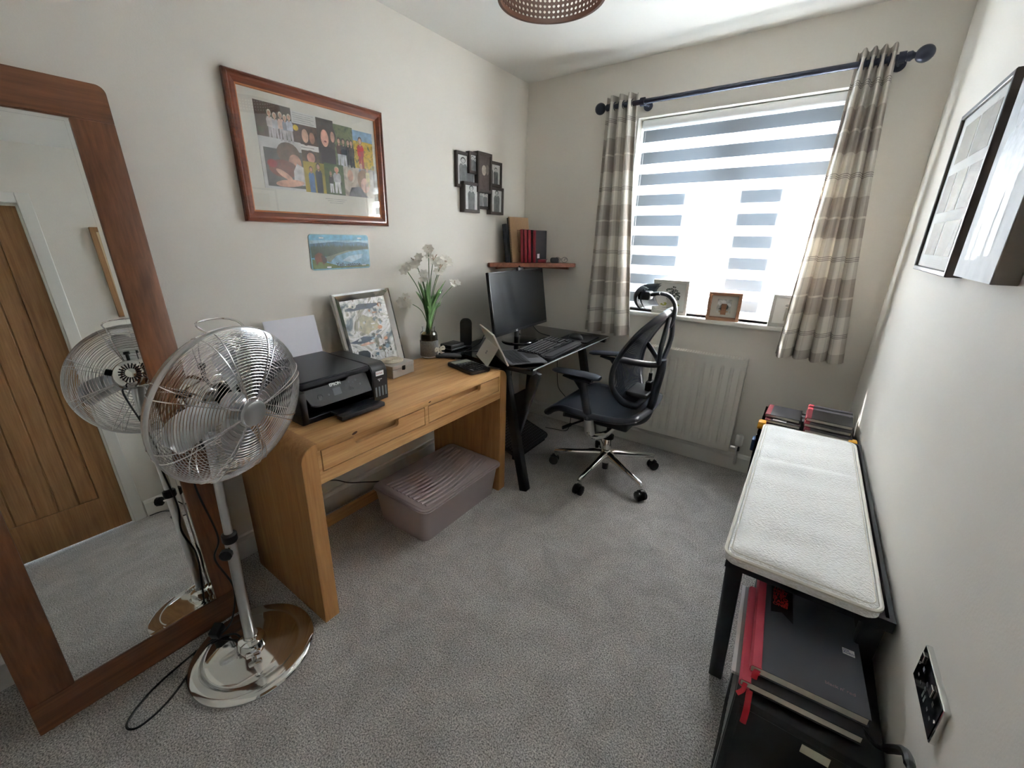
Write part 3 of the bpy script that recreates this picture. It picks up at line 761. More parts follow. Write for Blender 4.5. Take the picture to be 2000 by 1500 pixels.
def row_book(name, label, x, y, az, h, t, d, cm, sm, lean=0, extra=None):
    o = thing(name, label, 'notebook' if 'notebook' in name else 'book', (x, y, SZ))
    M = T(x, y, SZ+.001) @ RZ(az) @ RX(lean)
    b = B(); box(b, .0, d, -t/2, -t/2+.0025, 0, h, M); box(b, .0, d, t/2-.0025, t/2, 0, h, M); obj('cover', b, cm, o, 0)
    obj('spine', box(B(), -.003, .012, -t/2-.0005, t/2+.0005, 0, h, M, bev=.002), sm, o)
    obj('pages', box(B(), .004, d-.004, -t/2+.0025, t/2-.0025, .003, h-.003, M), PAGES, o, 0)
    return o, M
row_book('hardback_notebook', 'thin red backed notebook against the kraft spiral pad', .166, -.268, math.radians(102), .222, .016, .15, COVERD, REDC, -.05)
row_book('hardback_notebook', 'middle red backed notebook of the shelf row', .186, -.252, math.radians(102), .220, .018, .15, COVERD, REDC, -.05)
row_book('hardback_notebook', 'red backed notebook touching the black one on the shelf', .208, -.236, math.radians(102), .218, .018, .15, COVERD, REDC, -.05)
o, M = row_book('hardback_notebook', 'black covered notebook with a white square sticker standing at right of shelf row', .232, -.214, math.radians(88), .216, .014, .15, COVERD, REDC, -.04)
obj('white_sticker', box(B(), .030, .058, -.0082, -.0070, .03, .06, M), WLABEL, o, 0)
lb = book('pocket_book', 'small red book lying flat in front of the shelf row', T(.300, -.163, SZ+.001) @ RZ(math.radians(110)), .075, .058, .022, REDC, REDC)
gc = thing('glasses_case', 'small dark rounded case beside the upright books on the corner shelf', 'case', (.335, -.09, SZ))
obj('case_shell', box(B(), -.03, .03, -.018, .018, 0, .036, T(.335, -.105, SZ+.001) @ RZ(.6), bev=.012, seg=4), BLACKM, gc, 40)
gl = thing('spectacles', 'thin wire spectacles resting at the right end of the corner shelf', 'glasses', (.37, -.08, SZ))
b = B(); Mg = T(.375, -.085, SZ+.022) @ RZ(.75)
for s in (-1, 1): tube(b, [Mg @ Vector((s*.026+.021*math.cos(a), 0, .018*math.sin(a))) for a in [2*PI*k/20 for k in range(20)]], .0013, 6, True)
tube(b, [Mg @ Vector(p) for p in ((-.006, 0, .004), (0, 0, .009), (.006, 0, .004))], .0012, 6); obj('rims', b, BLACKP, gl)
for s in (-1, 1): obj('temple', tube(B(), [Mg @ Vector(p) for p in ((s*.047, 0, .006), (s*.046, .06, .006), (s*.044, .075, -.008))], .0013, 6), BLACKP, gl)

# ------------------------------------------------------------------ leaning mirror
Hm = 1.801; MWY0, MWY1 = -2.960, -2.376
tilt = math.atan2(.305-.088, 1.787)
# local: u along +y, v up the slope, w = out of the face
Mo = frame((.305, MWY0, .004), (0, 1, 0), (-math.sin(tilt), 0, math.cos(tilt)))
mi = thing('leaning_mirror', 'full length mirror in a dark oak frame leaning on the left wall', 'mirror', (.28, -2.67, 0))
wM = MWY1-MWY0; fwid = .099
for k, (x0, x1) in enumerate(((0, fwid), (wM-fwid, wM))):
    obj('frame_stile', box(B(), x0, x1, .10, Hm-fwid, -.042, 0, Mo, bev=.003), MIRWOOD, mi, 40)
obj('frame_bottom_rail', box(B(), 0, wM, 0, .10, -.042, 0, Mo, bev=.003), MIRWOODH, mi, 40)
top = [(0, Hm-fwid), (wM, Hm-fwid)]+[(x, y) for x, y in arc(wM-.022, Hm-.022, .022, 0, PI/2)]+[(x, y) for x, y in arc(.022, Hm-.022, .022, PI/2, PI)]
obj('frame_top_rail', prism(B(), top, -.042, 0, Mo, .003), MIRWOODH, mi, 40)
obj('mirror_glass', box(B(), fwid-.006, wM-fwid+.006, .094, Hm-fwid+.006, -.016, -.008, Mo), MIRROR, mi, 0)
obj('glass_bevel', mitre(B(), wM-2*fwid+.004, Hm-fwid-.10+.004, [(0, -.0085), (.012, -.0076), (.0, -.0072)], Mo, fwid-.002, .098), MIRROR, mi, 0)

# ------------------------------------------------------------------ pedestal fan
fan = thing('pedestal_fan', 'chrome pedestal fan with wire cage standing in front of the leaning mirror', 'fan', (.515, -2.46, 0))
Mf = T(.515, -2.46, 0)
obj('base', lathe(B(), [(.190, 0), (.197, .003), (.197, .008), (.190, .014), (.178, .019), (.150, .022), (.146, .021), (.142, .023), (.10, .030), (.06, .034), (.045, .036), (0, .036)], 72, Mf), CHROME, fan, 50)
b = B(); lathe(b, [(.045, .034), (.043, .050), (.040, .062), (.030, .068), (.024, .070), (.023, .080), (0, .080)], 40, Mf)
hubp = obj('base_collar', b, CHROME, fan, 40)
bb = Mf @ RZ(math.radians(-20)) @ T(.046, 0, .052)
b = B(); tube(b, [bb @ Vector((0, 0, 0)), bb @ Vector((.022, 0, .004))], .006, 12); box(b, .014, .030, -.022, .022, -.004, .014, bb, bev=.005, seg=3); obj('wing_screw', b, CHROME, hubp, 40)
PT = Vector((.530, -2.452, .835)); PB = Vector((.513, -2.462, .07))
pdir = (PT-PB).normalized(); mid = PB+pdir*.42
obj('lower_pole', tube(B(), [PB, mid], .0168, 24), SATIN, fan, 40)
obj('upper_pole', tube(B(), [mid-pdir*.01, PT], .0128, 24), SATIN, fan, 40)
obj('pole_collar', tube(B(), [mid-pdir*.018, mid-pdir*.012, mid+pdir*.010, mid+pdir*.016], [.0185, .022, .022, .015], 24), BLACKP, fan, 40)
kd = Vector((.80, -.60, 0)).normalized()
b = B(); tube(b, [mid-pdir*.028+kd*.012, mid-pdir*.028+kd*.045], .0045, 10); obj('height_screw', b, CHROME, fan)
tube_k = tube(B(), [mid-pdir*.028+kd*.040, mid-pdir*.028+kd*.043, mid-pdir*.028+kd*.058, mid-pdir*.028+kd*.062], [.008, .018, .018, .012], 10); obj('height_knob', tube_k, BLACKP, fan, 30)
# head frame: local z = blowing direction
HC = Vector((.632, -2.410, .951)); az, el = .287, -.166
HN = Vector((math.cos(el)*math.cos(az), math.cos(el)*math.sin(az), math.sin(el)))
hx = Vector((0, 0, 1)).cross(HN).normalized(); hy = HN.cross(hx)
MH = Matrix.Identity(4)
for i in range(3): MH[i][0], MH[i][1], MH[i][2], MH[i][3] = hx[i], hy[i], HN[i], HC[i]
FR = .218
def ringpts(r, z, n=72): return [MH @ Vector((r*math.cos(2*PI*k/n), r*math.sin(2*PI*k/n), z)) for k in range(n)]
b = B(); tube(b, ringpts(FR, 0), .0075, 8, True, ry=.0032, up=HN); obj('cage_band', b, SATIN, fan)
def cage(zs, depth, name, r_in, nring):
    b = B()
    def zp(r):   # dome profile
        t = (r-r_in)/(FR-r_in); t = max(0, min(1, t))
        return zs*(.006+depth*math.sqrt(max(0, 1-t**2.6)))
    for k in range(nring):
        t = (k+.5)/nring; r = r_in+(FR-r_in)*math.sin(t*PI/2*.985)**.9
        tube(b, ringpts(r, zp(r), 60), .00100, 4, True)
    for k in range(8):
        for da in (-.055, .055):
            a = 2*PI*(k+.35)/8
            pts = []
            for j in range(13):
                t = j/12; r = r_in*.9+(FR-r_in*.9)*math.sin(t*PI/2)
                aa = a+da*(.4+1.0*t)
                pts.append(MH @ Vector((r*math.cos(aa), r*math.sin(aa), zp(max(r, r_in))+zs*.002)))
            tube(b, pts, .0016, 5)
    return obj(name, b, WIRE, fan)
cage(1, .060, 'front_grille', .036, 30)
cage(-1, .062, 'rear_grille', .060, 23)
b = B(); lathe(b, [(0, .082), (.030, .081), (.0355, .079), (.037, .074), (.037, .070), (.030, .070)], 40, MH); obj('centre_badge', b, SATIN, fan, 30)
for k in range(4):
    a0 = 2*PI*k/4+math.radians(84)
    def bl_f(u, v, a0=a0):
        r = .038+(.188-.038)*v
        wdt = .020+.034*math.sin(min(1, v*1.15)*PI*.56)**1.0
        if v > .82: wdt *= math.sqrt(max(0, 1-((v-.82)/.18)**2))*.98+.02
        s = (u-.5)*2
        off = s*wdt/r*.78+ .30*v
        return (r*math.cos(a0+off), r*math.sin(a0+off), .012+s*.022*(1-.35*v)-.006*s*s)
    b = B(); surf(b, bl_f, 10, 16, M=MH); bmesh.ops.solidify(b, geom=b.faces[:], thickness=.0012)
    obj('fan_blade', b, BLADE, fan, 40)
b = B(); lathe(b, [(0, .040), (.022, .038), (.034, .028), (.038, .010), (.038, -.006), (.02, -.01)], 32, MH); obj('blade_hub', b, SATIN, fan, 40)
b = B(); lathe(b, [(.060, -.040), (.062, -.075), (.064, -.09), (.060, -.125), (.050, -.148), (.030, -.158), (0, -.160)], 40, MH @ Matrix.Scale(.93, 4, (0, 1, 0))); mot = obj('motor_housing', b, CHROME, fan, 40)
b = B()
for k in range(20):
    a = 2*PI*k/20; box(b, .017, .036, -.0022, .0022, -.160, -.150, MH @ RZ(a))
obj('vent_slots', b, BLACKM, mot, 0)
b = B(); tube(b, [MH @ Vector((0, .056, -.10)), MH @ Vector((0, .085, -.105))], .0055, 10); tube(b, [MH @ Vector((0, .080, -.105)), MH @ Vector((0, .09, -.106))], .010, 12); obj('oscillation_knob', b, BLACKP, mot)
b = B(); tube(b, [MH @ Vector((-.055, .02, -.10)), MH @ Vector((-.075, .03, -.10))], .012, 12); obj('speed_knob', b, BLACKP, mot)
b = B(); jp = MH @ Vector((0, -.05, -.10)); tube(b, [jp, (jp+PT)/2+V(0, 0, .0), PT-pdir*.01], [.022, .018, .016], 16); obj('tilt_joint', b, SATIN, fan)
b = B(); kk = PT-pdir*.03; tube(b, [kk+V(-.014, 0, 0), kk+V(-.030, -.008, 0), kk+V(-.045, -.012, 0)], [.006, .014, .014], 12); obj('tilt_knob', b, BLACKP, fan)
b = B(); tube(b, spline([MH @ Vector(p) for p in ((-.05, .214, -.004), (-.052, .222, -.03), (-.036, .225, -.058), (0, .226, -.066), (.036, .225, -.058), (.052, .222, -.03), (.05, .214, -.004))], 8), .0028, 8); obj('carry_handle', b, WIRE, fan)
mc = MH @ Vector((-.03, -.05, -.13))
obj('power_cord', tube(B(), spline([mc, mc+V(-.05, -.02, -.02), V(.392, -2.475, .72), V(.400, -2.478, .62), V(.435, -2.462, .45), V(.415, -2.480, .36), V(.442, -2.455, .24), V(.43, -2.472, .12), V(.395, -2.500, .045), V(.365, -2.58, .009), V(.40, -2.72, .006), V(.46, -2.80, .006), V(.50, -2.78, .006), V(.475, -2.69, .006), V(.385, -2.55, .020), V(.43, -2.49, .045), V(.470, -2.475, .042)], 8), .0032, 8), BLACKP, fan)
b = B(); box(b, -.016, .016, -.022, .022, 0, .034, T(.372, -2.512, .030) @ RZ(.6) @ RX(.3), bev=.004); obj('mains_plug', b, BLACKP, fan)

# ------------------------------------------------------------------ oak desk
DX0, DX1, DYa, DYb, DH = .105, .617, -2.243, -1.075, .733
desk = thing('oak_desk', 'honey oak desk with two drawers and solid side panels under the collage', 'desk', (.36, -1.66, 0))
st, r = .058, .055
def side(y0, s):
    # waterfall corner: side panel rising into the top
    pts = [(0, 0), (st, 0), (st, DH-.05), (st+.03, DH-.035), (st+.03, DH)]+[(x, z) for x, z in arc(r, DH-r, r, PI/2, PI, 8)]
    M = frame((DX1, y0, 0), (0, s, 0), (0, 0, 1))
    b = B(); prism(b, pts, 0, (-1 if s > 0 else 1)*(DX1-DX0), M, .0015); return b
b = B(); prism(b, [(0, 0), (st, 0), (st, DH-.03)]+[(st+.004, DH-.03), (st+.004, DH)]+arc(r, DH-r, r, PI/2, PI, 8), 0, DX1-DX0, frame((DX1, DYa, 0), (0, 1, 0), (0, 0, 1)) @ T(0, 0, -(DX1-DX0)), .0015)
obj('side_panel', b, OAKV, desk, 30)
b = B(); prism(b, [(0, 0), (st, 0), (st, DH-.03), (st+.004, DH-.03), (st+.004, DH)]+arc(r, DH-r, r, PI/2, PI, 8), 0, DX1-DX0, frame((DX1, DYb, 0), (0, -1, 0), (0, 0, 1)), .0015)
obj('side_panel', b, OAKV, desk, 30)
ty0, ty1 = DYa+st+.004, DYb-st-.004
topm = obj('desktop', box(B(), DX0, DX1, ty0, ty1, DH-.028, DH, None, bev=.002), OAK, desk, 30)
b = B()
box(b, DX1-.022, DX1-.001, ty0-.004, ty1+.004, .578, .622); box(b, DX1-.022, DX1-.001, ty0-.004, DYa+st+.012, .622, DH-.028)
box(b, DX1-.022, DX1-.001, ty1-.008, ty1+.004, .622, DH-.028); box(b, DX1-.022, DX1-.001, -1.685, -1.665, .622, DH-.028)
box(b, DX0+.02, DX1-.02, ty0, ty1, .58, .590); box(b, DX0+.005, DX0+.02, ty0, ty1, .58, DH-.028)
obj('apron_rail', b, OAK, desk, 0)
obj('back_stretcher', box(B(), DX0, DX0+.02, ty0-.004, ty1+.004, .0, .055), OAK, desk, 0)
b = B(); disc(b, 0, 0, .012, .005, 0, frame((DX1+.0003, -2.035, .718), (0, 1, 0), (0, 0, 1)), .2); disc(b, 0, 0, .008, .003, 0, frame((DX1+.0003, -1.655, .72), (0, 1, 0), (0, 0, 1)), .2); obj('wood_knot', b, KNOT, desk, 0)
for (a, c), (h0, h1) in zip(((-2.168, -1.688), (-1.662, -1.150)), ((-2.035, -1.83), (-1.515, -1.30))):
    z0, z1 = .626, DH-.032
    # drawer front with a scooped finger cut-out in the top edge
    cut = .028
    pts = [(a, z0), (c, z0), (c, z1), (h1+.004, z1), (h1, z1-.004)]+arc(h1-.012, z1-cut+.012, .012, 0, -PI/2, 5)+arc(h0+.012, z1-cut+.012, .012, -PI/2, -PI, 5)+[(h0, z1-.004), (h0-.004, z1), (a, z1)]
    dr = obj('drawer', prism(B(), pts, -.020, -.0015, ML(DX1, 0, 0)), OAK, desk, 30)
    obj('drawer_box', box(B(), DX1-.42, DX1-.030, a+.015, c-.015, z0+.01, z1-.010), OAK, dr, 0)
# thin cable along the wall under the desk
tag(obj('power_cable', tube(B(), spline([(.030, -2.05, .42), (.03, -1.94, .30), (.035, -1.86, .212), (.035, -1.79, .175), (.035, -1.72, .125), (.04, -1.64, .09), (.06, -1.5, .04), (.06, -1.3, .012)], 6), .003, 6), BLACKP), 'thin black cable drooping along the wall under the oak desk', 'cable')

# ------------------------------------------------------------------ storage box
sbx = thing('storage_box', 'lilac grey plastic storage box with ribbed lid on the carpet under the desk', 'storage box', (.45, -1.41, 0))
Lx0, Lx1, Ly0, Ly1, LZ = .242, .640, -1.735, -1.125, .198
def tub(t):   # t 0 bottom .. 1 top
    return (.272-.022*t, .598+.022*t, -1.705-.020*t, -1.155+.020*t)
b = B(); rings = []
for t, z in ((0, .002), (.04, 0), (1, LZ-.018)):
    x0, x1, y0, y1 = tub(t); g = .012 if t == 0 else 0
    rings.append([b.verts.new((x, y, z)) for x, y in rrect(x0+g, x1-g, y0+g, y1-g, .035)])
for A, C in zip(rings, rings[1:]):
    for k in range(len(A)): b.faces.new((A[k], A[(k+1) % len(A)], C[(k+1) % len(A)], C[k]))
b.faces.new(rings[0]); b.faces.new(rings[-1])
obj('tub', b, LILAC, sbx, 40)
b = B(); prism(b, rrect(Lx0, Lx1, Ly0, Ly1, .045), LZ-.022, LZ-.002, None, .006)
prism(b, rrect(Lx0+.018, Lx1-.018, Ly0+.018, Ly1-.018, .035), LZ-.004, LZ, None, .002)
obj('lid', b, LILAC, sbx, 40)
b = B()
for k in range(11):
    u = k/10; xx = Lx0+.055+(Lx1-Lx0-.11)*u
    pts = [(xx+.030*math.sin((v*1.2+.1)*PI)*(1-u*.3)-(.02*u)*v, Ly0+.05+(Ly1-Ly0-.10)*v, LZ+.0005) for v in [j/20 for j in range(21)]]
    tube(b, pts, .0085, 8, ry=.006, up=(1, 0, 0))
obj('lid_ridges', b, LILAC, sbx, 60)

# ------------------------------------------------------------------ printer
PX0, PX1, PY0, PY1, PZ = .075, .462, -2.140, -1.748, .735
pr = thing('printer', 'black tank printer with open output tray on the oak desk', 'printer', (.27, -1.94, .733))
b = B()
PG = .046
# body: hollow front bay
box(b, PX0+.03, PX1-.16, PY0, PY1, PZ, PZ+.135, bev=.006)
box(b, PX1-.17, PX1, PY0, PY0+.028, PZ, PZ+.125, bev=.006); box(b, PX1-.17, PX1-.004, PY0+.02, PY1-.075, PZ, PZ+.022, bev=.003)
box(b, PX1-.17, PX1-.050, PY0+.02, PY1-.075, PZ+.085, PZ+.135, bev=.003)
obj('body', b, BLACKP, pr, 40)
b = B(); prism(b, rrect(PX0+.005, PX1-.012, PY0+.004, PY1-.060, .030), PZ+.134, PZ+.158, None, .006); obj('scanner_lid', b, mat('dark_grey_lid', rgb(40, 41, 43), .4, bump=.15, bscale=500), pr, 40)
tk = obj('ink_tank_unit', prism(B(), [(PX0+.06, 0), (PX1, 0), (PX1, .125)]+arc(PX1-.035, .125, .035, 0, PI/2, 6)+arc(PX0+.09, .13, .03, PI/2, PI, 4), 0, .078, frame((0, PY1, PZ), (1, 0, 0), (0, 0, 1)), .004), BLACKP, pr, 40)
for k in range(4):
    y = PY1-.066+k*.0165; obj('ink_window', box(B(), PX1-.001, PX1+.0012, y, y+.0075, PZ+.018, PZ+.060), mat('ink_tube_clear', rgb(120, 130, 138), .2), tk, 0)
lab = obj('sticker', box(B(), PX1-.001, PX1+.0008, PY1-.058, PY1-.018, PZ+.108, PZ+.128), WLABEL, tk, 0)
text('lettering', 'EcoTank', .0085, flat((190, 60, 60)), lab, ML(PX1+.001, PY1-.055, PZ+.115), .0002)
text('badge_text', 'EPSON\n  ▼', .007, WLABEL, tk, ML(PX1+.0006, PY1-.050, PZ+.090), .0002)
# tilted control panel
a = math.radians(52)
Mc = frame((PX1+.006, PY0+.022, PZ+.058), (0, 1, 0), (-.036, 0, .076))
pwid = PY1-.082-PY0-.026
cp = obj('control_panel', prism(B(), [(.0, .072), (.020, .012), (.040, .002), (.055, 0), (pwid, 0), (pwid, .078), (pwid-.075, .086), (pwid-.10, .070), (.0, .072)], -.014, .0, Mc, .002), mat('panel_grey', rgb(30, 31, 33), .45), pr, 30)
text('lettering', 'EPSON', .016, WLABEL, cp, Mc @ T(.112, .062, .0006), .0003, bold=.0006)
obj('display', box(B(), .118, .152, .024, .052, 0, .001, Mc), mat('lcd_grey', rgb(96, 98, 102), .2), cp, 0)
b = B(); tube(b, [Mc @ Vector((.062+.010*math.cos(t), .034+.010*math.sin(t), .001)) for t in [2*PI*k/20 for k in range(20)]], .0009, 5, True); tube(b, [Mc @ Vector((.062, .034, .001)), Mc @ Vector((.062, .040, .001))], .0009, 5); obj('power_button', b, GREYPRINT, cp)
b = B(); rr = random.Random(2)
for (x, y) in ((.178, .052), (.195, .044), (.195, .060), (.212, .052), (.205, .030), (.226, .060), (.240, .040), (.19, .03), (.098, .034)): tube(b, [Mc @ Vector((x+.003*math.cos(t), y+.003*math.sin(t), .0008)) for t in [2*PI*k/10 for k in range(10)]], .0005, 4, True)
obj('buttons', b, GREYPRINT, cp)
tr = obj('output_tray', box(B(), PX1-.12, PX1+.072, PY0+.115, PY1-.095, PZ+.014, PZ+.022, None, bev=.003), BLACKP, pr, 30)
obj('tray_flap', box(B(), PX1+.050, PX1+.086, PY0+.105, PY1-.088, PZ+.008, PZ+.026, None, bev=.004), BLACKP, tr, 30)
Ms = frame((PX0+.030, PY0+.07, PZ+.12), (0, 1, 0), (-.22, 0, 1))
obj('paper_support', box(B(), .0, .24, 0, .06, -.006, -.002, Ms), BLACKP, pr, 0)
tag(obj('paper_sheets', box(B(), .030, .258, 0, .205, -.0015, .0005, Ms), PAPER), 'white sheets of paper standing in the rear feed of the printer', 'paper')

# ------------------------------------------------------------------ silver art frame
Ma = frame((.115, -1.690, .736), (0, 1, .02), (-.20, -.055, 1))
af = thing('art_frame', 'mirrored silver frame with abstract painting leaning on the wall behind the printer', 'picture', (.1, -1.52, .735))
obj('frame', mitre(B(), .335, .402, [(0, 0), (0, .020), (.010, .024), (.036, .012), (.036, 0)], Ma), SILVERF, af, 20)
pc = obj('canvas_print', box(B(), .034, .301, .034, .368, 0, .010, Ma), blotch('abstract_painting', [rgb(40, 48, 58), rgb(96, 108, 116), rgb(196, 196, 190), rgb(240, 240, 240), rgb(150, 146, 128), rgb(70, 84, 84)], 7, .3, 9, 2.6, coat=.5), af, 0)
P = Print(Ma, .0102); rr = random.Random(11)
def jag(c, x, y, w, h, n=9):
    P.poly(c, [(min(.300, max(.036, x+w*math.cos(2*PI*k/n)*rr.uniform(.6, 1.1))), min(.366, max(.036, y+h*math.sin(2*PI*k/n)*rr.uniform(.6, 1.1)))) for k in range(n)])
jag((66, 76, 90), .16, .325, .11, .018, 14); jag((176, 172, 146), .165, .235, .07, .05, 14); jag((64, 76, 94), .12, .165, .085, .018, 12); jag((44, 52, 62), .095, .075, .05, .05)
jag((224, 222, 214), .10, .335, .03, .012); jag((214, 178, 160), .13, .142, .05, .008)
for k in range(46):
    x, y = .17+rr.random()*.12, .045+rr.random()*.31
    jag(((240, 240, 240), (232, 236, 240), (186, 138, 106), (128, 150, 168), (62, 66, 62), (238, 234, 226), (110, 116, 120))[k % 7], x, y, .004+.016*rr.random(), .003+.012*rr.random(), 6)
for k in range(22):
    x = .05+.25*rr.random(); y = .05+.3*rr.random(); jag((206, 210, 206) if k % 2 else (92, 104, 108), x, y, .003+.008*rr.random(), .003+.012*rr.random(), 6)
for k in range(9): x = .12+.019*k; P.poly((240, 240, 240), [(x, .036), (x+.022, .036), (x+.006+.012*rr.random(), .06+.06*rr.random())])
P.done(pc)

# ------------------------------------------------------------------ trinket box
bx = thing('trinket_box', 'small grey wooden box with oval rope top and dark clasp on the oak desk', 'box', (.21, -1.49, .733))
Mx = T(.288, -1.575, .734) @ RZ(math.radians(95))   # local x along the clasp face, +y to the wall
obj('box_body', box(B(), 0, .150, 0, .150, 0, .042, Mx, bev=.002), BOXGREY, bx, 0)
obj('box_lid', box(B(), -.001, .151, -.001, .151, .0435, .062, Mx, bev=.002), BOXGREY, bx, 0)
b = B()
for k in range(7): tube(b, [Mx @ Vector((x, y, .0645)) for x, y in ell(.075, .078, .058-.008*k, .050-.007*k, 28)], .0042, 6, True)
obj('rope_oval', b, ROPE, bx)
b = B(); prism(b, rrect(.064, .086, .030, .052, .004), 0, .003, Mx @ frame((0, 0, 0), (1, 0, 0), (0, 0, 1)) , .0005); tube(b, [Mx @ Vector(p) for p in ((.068, -.004, .047), (.075, -.006, .030), (.082, -.004, .047))], .0016, 6); obj('clasp', b, DARKMETAL, bx)

# ------------------------------------------------------------------ flower jar
JX, JY = .125, -1.165
jar = thing('glass_jar_vase', 'glass jar with grey lace band and ribbon bow holding the white flowers', 'vase', (JX, JY, .733))
Mj = T(JX, JY, .734)
obj('jar_glass', lathe(B(), [(0, .0), (.044, .0), (.049, .006), (.050, .125), (.046, .142), (.036, .152), (.036, .170), (.038, .174), (.035, .174), (.033, .168), (.033, .152), (.043, .140), (.047, .124), (.047, .008), (0, .004)], 40, Mj), GLASS, jar, 40)
obj('jar_filling', lathe(B(), [(0, .006), (.045, .008), (.0455, .120), (.040, .134), (0, .130)], 24, Mj), CORKF, jar, 40)
obj('lace_band', lathe(B(), [(.0505, .010), (.0518, .012), (.0518, .098), (.0505, .10)], 40, Mj), LACE, jar, 40)
b = B(); bp = Mj @ V(.050, .028, .045)
for s in (-1, 1):
    tube(b, spline([bp, bp+V(.006, s*.030, .012), bp+V(.008, s*.036, -.004), bp], 6), .006, 6, ry=.0015)
    tube(b, spline([bp, bp+V(.006, s*.012, -.02), bp+V(.010, s*.020, -.036)], 5), .006, 6, ry=.001)
lathe(b, [(0, -.006), (.006, 0), (0, .006)], 10, Matrix.Translation(bp)); obj('ribbon_bow', b, ROPE, jar)
fl = thing('artificial_flowers', 'bunch of white star flowers with long green leaves in the glass jar', 'flowers', (JX, JY, .86))
rr = random.Random(5)
heads = [(-.00, -.145, 1.235, 3), (.02, -.095, 1.275, 3), (.045, -.02, 1.325, 4), (.03, .03, 1.285, 4), (.05, .055, 1.235, 5), (.02, .13, 1.265, 4), (.035, .195, 1.14, 4), (.03, -.185, 1.075, 4), (.03, -.06, 1.19, 2)]
for i, (dx, dy, z, nf) in enumerate(heads):
    tip = V(JX+dx, JY+dy, z); root = V(JX+.012*math.cos(i), JY+.012*math.sin(i), .86)
    md = root.lerp(tip, .55)+V(.0, -dy*.18, .03)
    sp = spline([root, md, tip], 8)
    st_ = obj('stem', tube(B(), sp, .0022, 6), STEMG, fl)
    for k in range(nf):
        c = tip+V(rr.uniform(-.02, .02), rr.uniform(-.028, .028), rr.uniform(-.03, .02))
        d = ((c-md).normalized()+V(.9, -1.0, .25)*rr.uniform(.5, 1.1)).normalized()
        Mfl = d.to_track_quat('Z', 'Y').to_matrix().to_4x4(); Mfl.translation = c
        b = B(); ps = .024+.006*rr.random()
        for p in range(6):
            Mp_ = Mfl @ RZ(2*PI*p/6)
            b_f = lambda u, v: (ps*v, (u-.5)*ps*.72*math.sin(PI*min(1, v*.85+.12)), .011*v-.006*v*v+abs(u-.5)*.003)
            surf(b, b_f, 3, 5, M=Mp_)
        tube(b, [tip.lerp(md, .12), c], .001, 4)
        obj('flower', b, PETAL, st_, 60)
    b = B()
    for k in range(4):
        c = tip+V(rr.uniform(-.02, .02), rr.uniform(-.022, .022), rr.uniform(0, .022)); tube(b, [tip-V(0, 0, .01), c, c+(c-tip)*.25], [.0009, .0032, .0008], 6)
    obj('buds', b, BUD, st_)
for i in range(30):
    a = rr.uniform(-.75, 1); L = rr.uniform(.16, .33); dx = rr.uniform(-.02, .05); 
    tip = V(JX+dx, JY+a*L*.50+.015, .885+L*(1-.28*abs(a))); root = V(JX+rr.uniform(-.01, .01), JY+rr.uniform(-.012, .012), .87)
    md = root.lerp(tip, .5)+V(0, -a*.025, .035); sp = spline([root, md, tip], 8); n = len(sp)
    b = B(); tube(b, sp, [.0008+.0085*math.sin(PI*min(1, (k+1)/n))**.8 for k in range(n)], 6, ry=.0012, up=(0, 1, .2)); obj('leaf', b, LEAFG, fl, 60)

# ------------------------------------------------------------------ calculator
ca = thing('calculator', 'black desktop calculator lying on the far end of the oak desk', 'calculator', (.45, -1.2, .733))
Mk2 = T(.333, -1.243, .7345) @ RZ(math.radians(-14)) @ Matrix.Diagonal((1.12, 1.1, 1.2, 1)) 
b = B(); prism(b, rrect(0, .200, 0, .120, .014), 0, .016, Mk2, .003); body = obj('case', b, BLACKP, ca, 40)
obj('display', box(B(), .020, .056, .012, .108, .0155, .0175, Mk2, bev=.0006), mat('calc_lcd', rgb(168, 176, 166), .4), ca, 0)
obj('solar_strip', box(B(), .006, .014, .02, .09, .0158, .0168, Mk2), GREYP, ca, 0)
for r_ in range(5):
    b = B()
    for c in range(6): x = .070+r_*.025; y = .012+c*.0166; box(b, x, x+.018, y, y+.012, .0155, .0195, Mk2, bev=.0015)
    obj('key_row', b, GREYP if r_ == 0 else KEYS, ca, 40)

# ------------------------------------------------------------------ black glass desk
GZ = .752
gd = thing('glass_desk', 'black glass topped computer desk with slanted metal legs in the window corner', 'desk', (.48, -.57, 0))
gt = obj('glass_top', prism(B(), rrect(.125, .770, -1.072, -.035, .012), GZ-.008, GZ, None, .001), DESKGLASS, gd, 30)
obj('polished_edge', box(B(), .7700, .7712, -1.058, -.049, GZ-.0075, GZ-.0008), GLEDGE, gt, 0)
def bar(p0, p1, w, d, upv=(0, 1, 0)):
    b = B(); p0, p1 = Vector(p0), Vector(p1); z = (p1-p0).normalized(); x = (Vector(upv)-z*Vector(upv).dot(z)).normalized(); y = z.cross(x)
    M = Matrix.Identity(4)
    for i in range(3): M[i][0], M[i][1], M[i][2], M[i][3] = x[i], y[i], z[i], p0[i]
    box(b, -w/2, w/2, -d/2, d/2, 0, (p1-p0).length, M, bev=.004); return b
for y in (-1.035, -.085):
    obj('front_leg', bar((.735, y, .004), (.572, y, GZ-.035), .045, .048), DARKMETAL, gd, 40)
    if y < -.5: obj('brace_leg', bar((.648, y+.03, .34), (.764, y+.03, GZ-.03), .030, .050), DARKMETAL, gd, 40)
    obj('rear_leg', bar((.175, y, GZ-.03), (.135, y, .004), .030, .040), DARKMETAL, gd, 40)
    obj('top_bearer', box(B(), .14, .765, y-.02, y+.02, GZ-.036, GZ-.009, bev=.003), DARKMETAL, gd, 40)
obj('cross_rail', box(B(), .18, .21, -1.05, -.07, GZ-.036, GZ-.010), DARKMETAL, gd, 0)
obj('leg_gusset', prism(B(), [(.615, .56), (.70, .62), (.70, .50), (.64, .40)], -.006, .006, MF(0, -1.012, 0)), DARKMETAL, gd, 0)
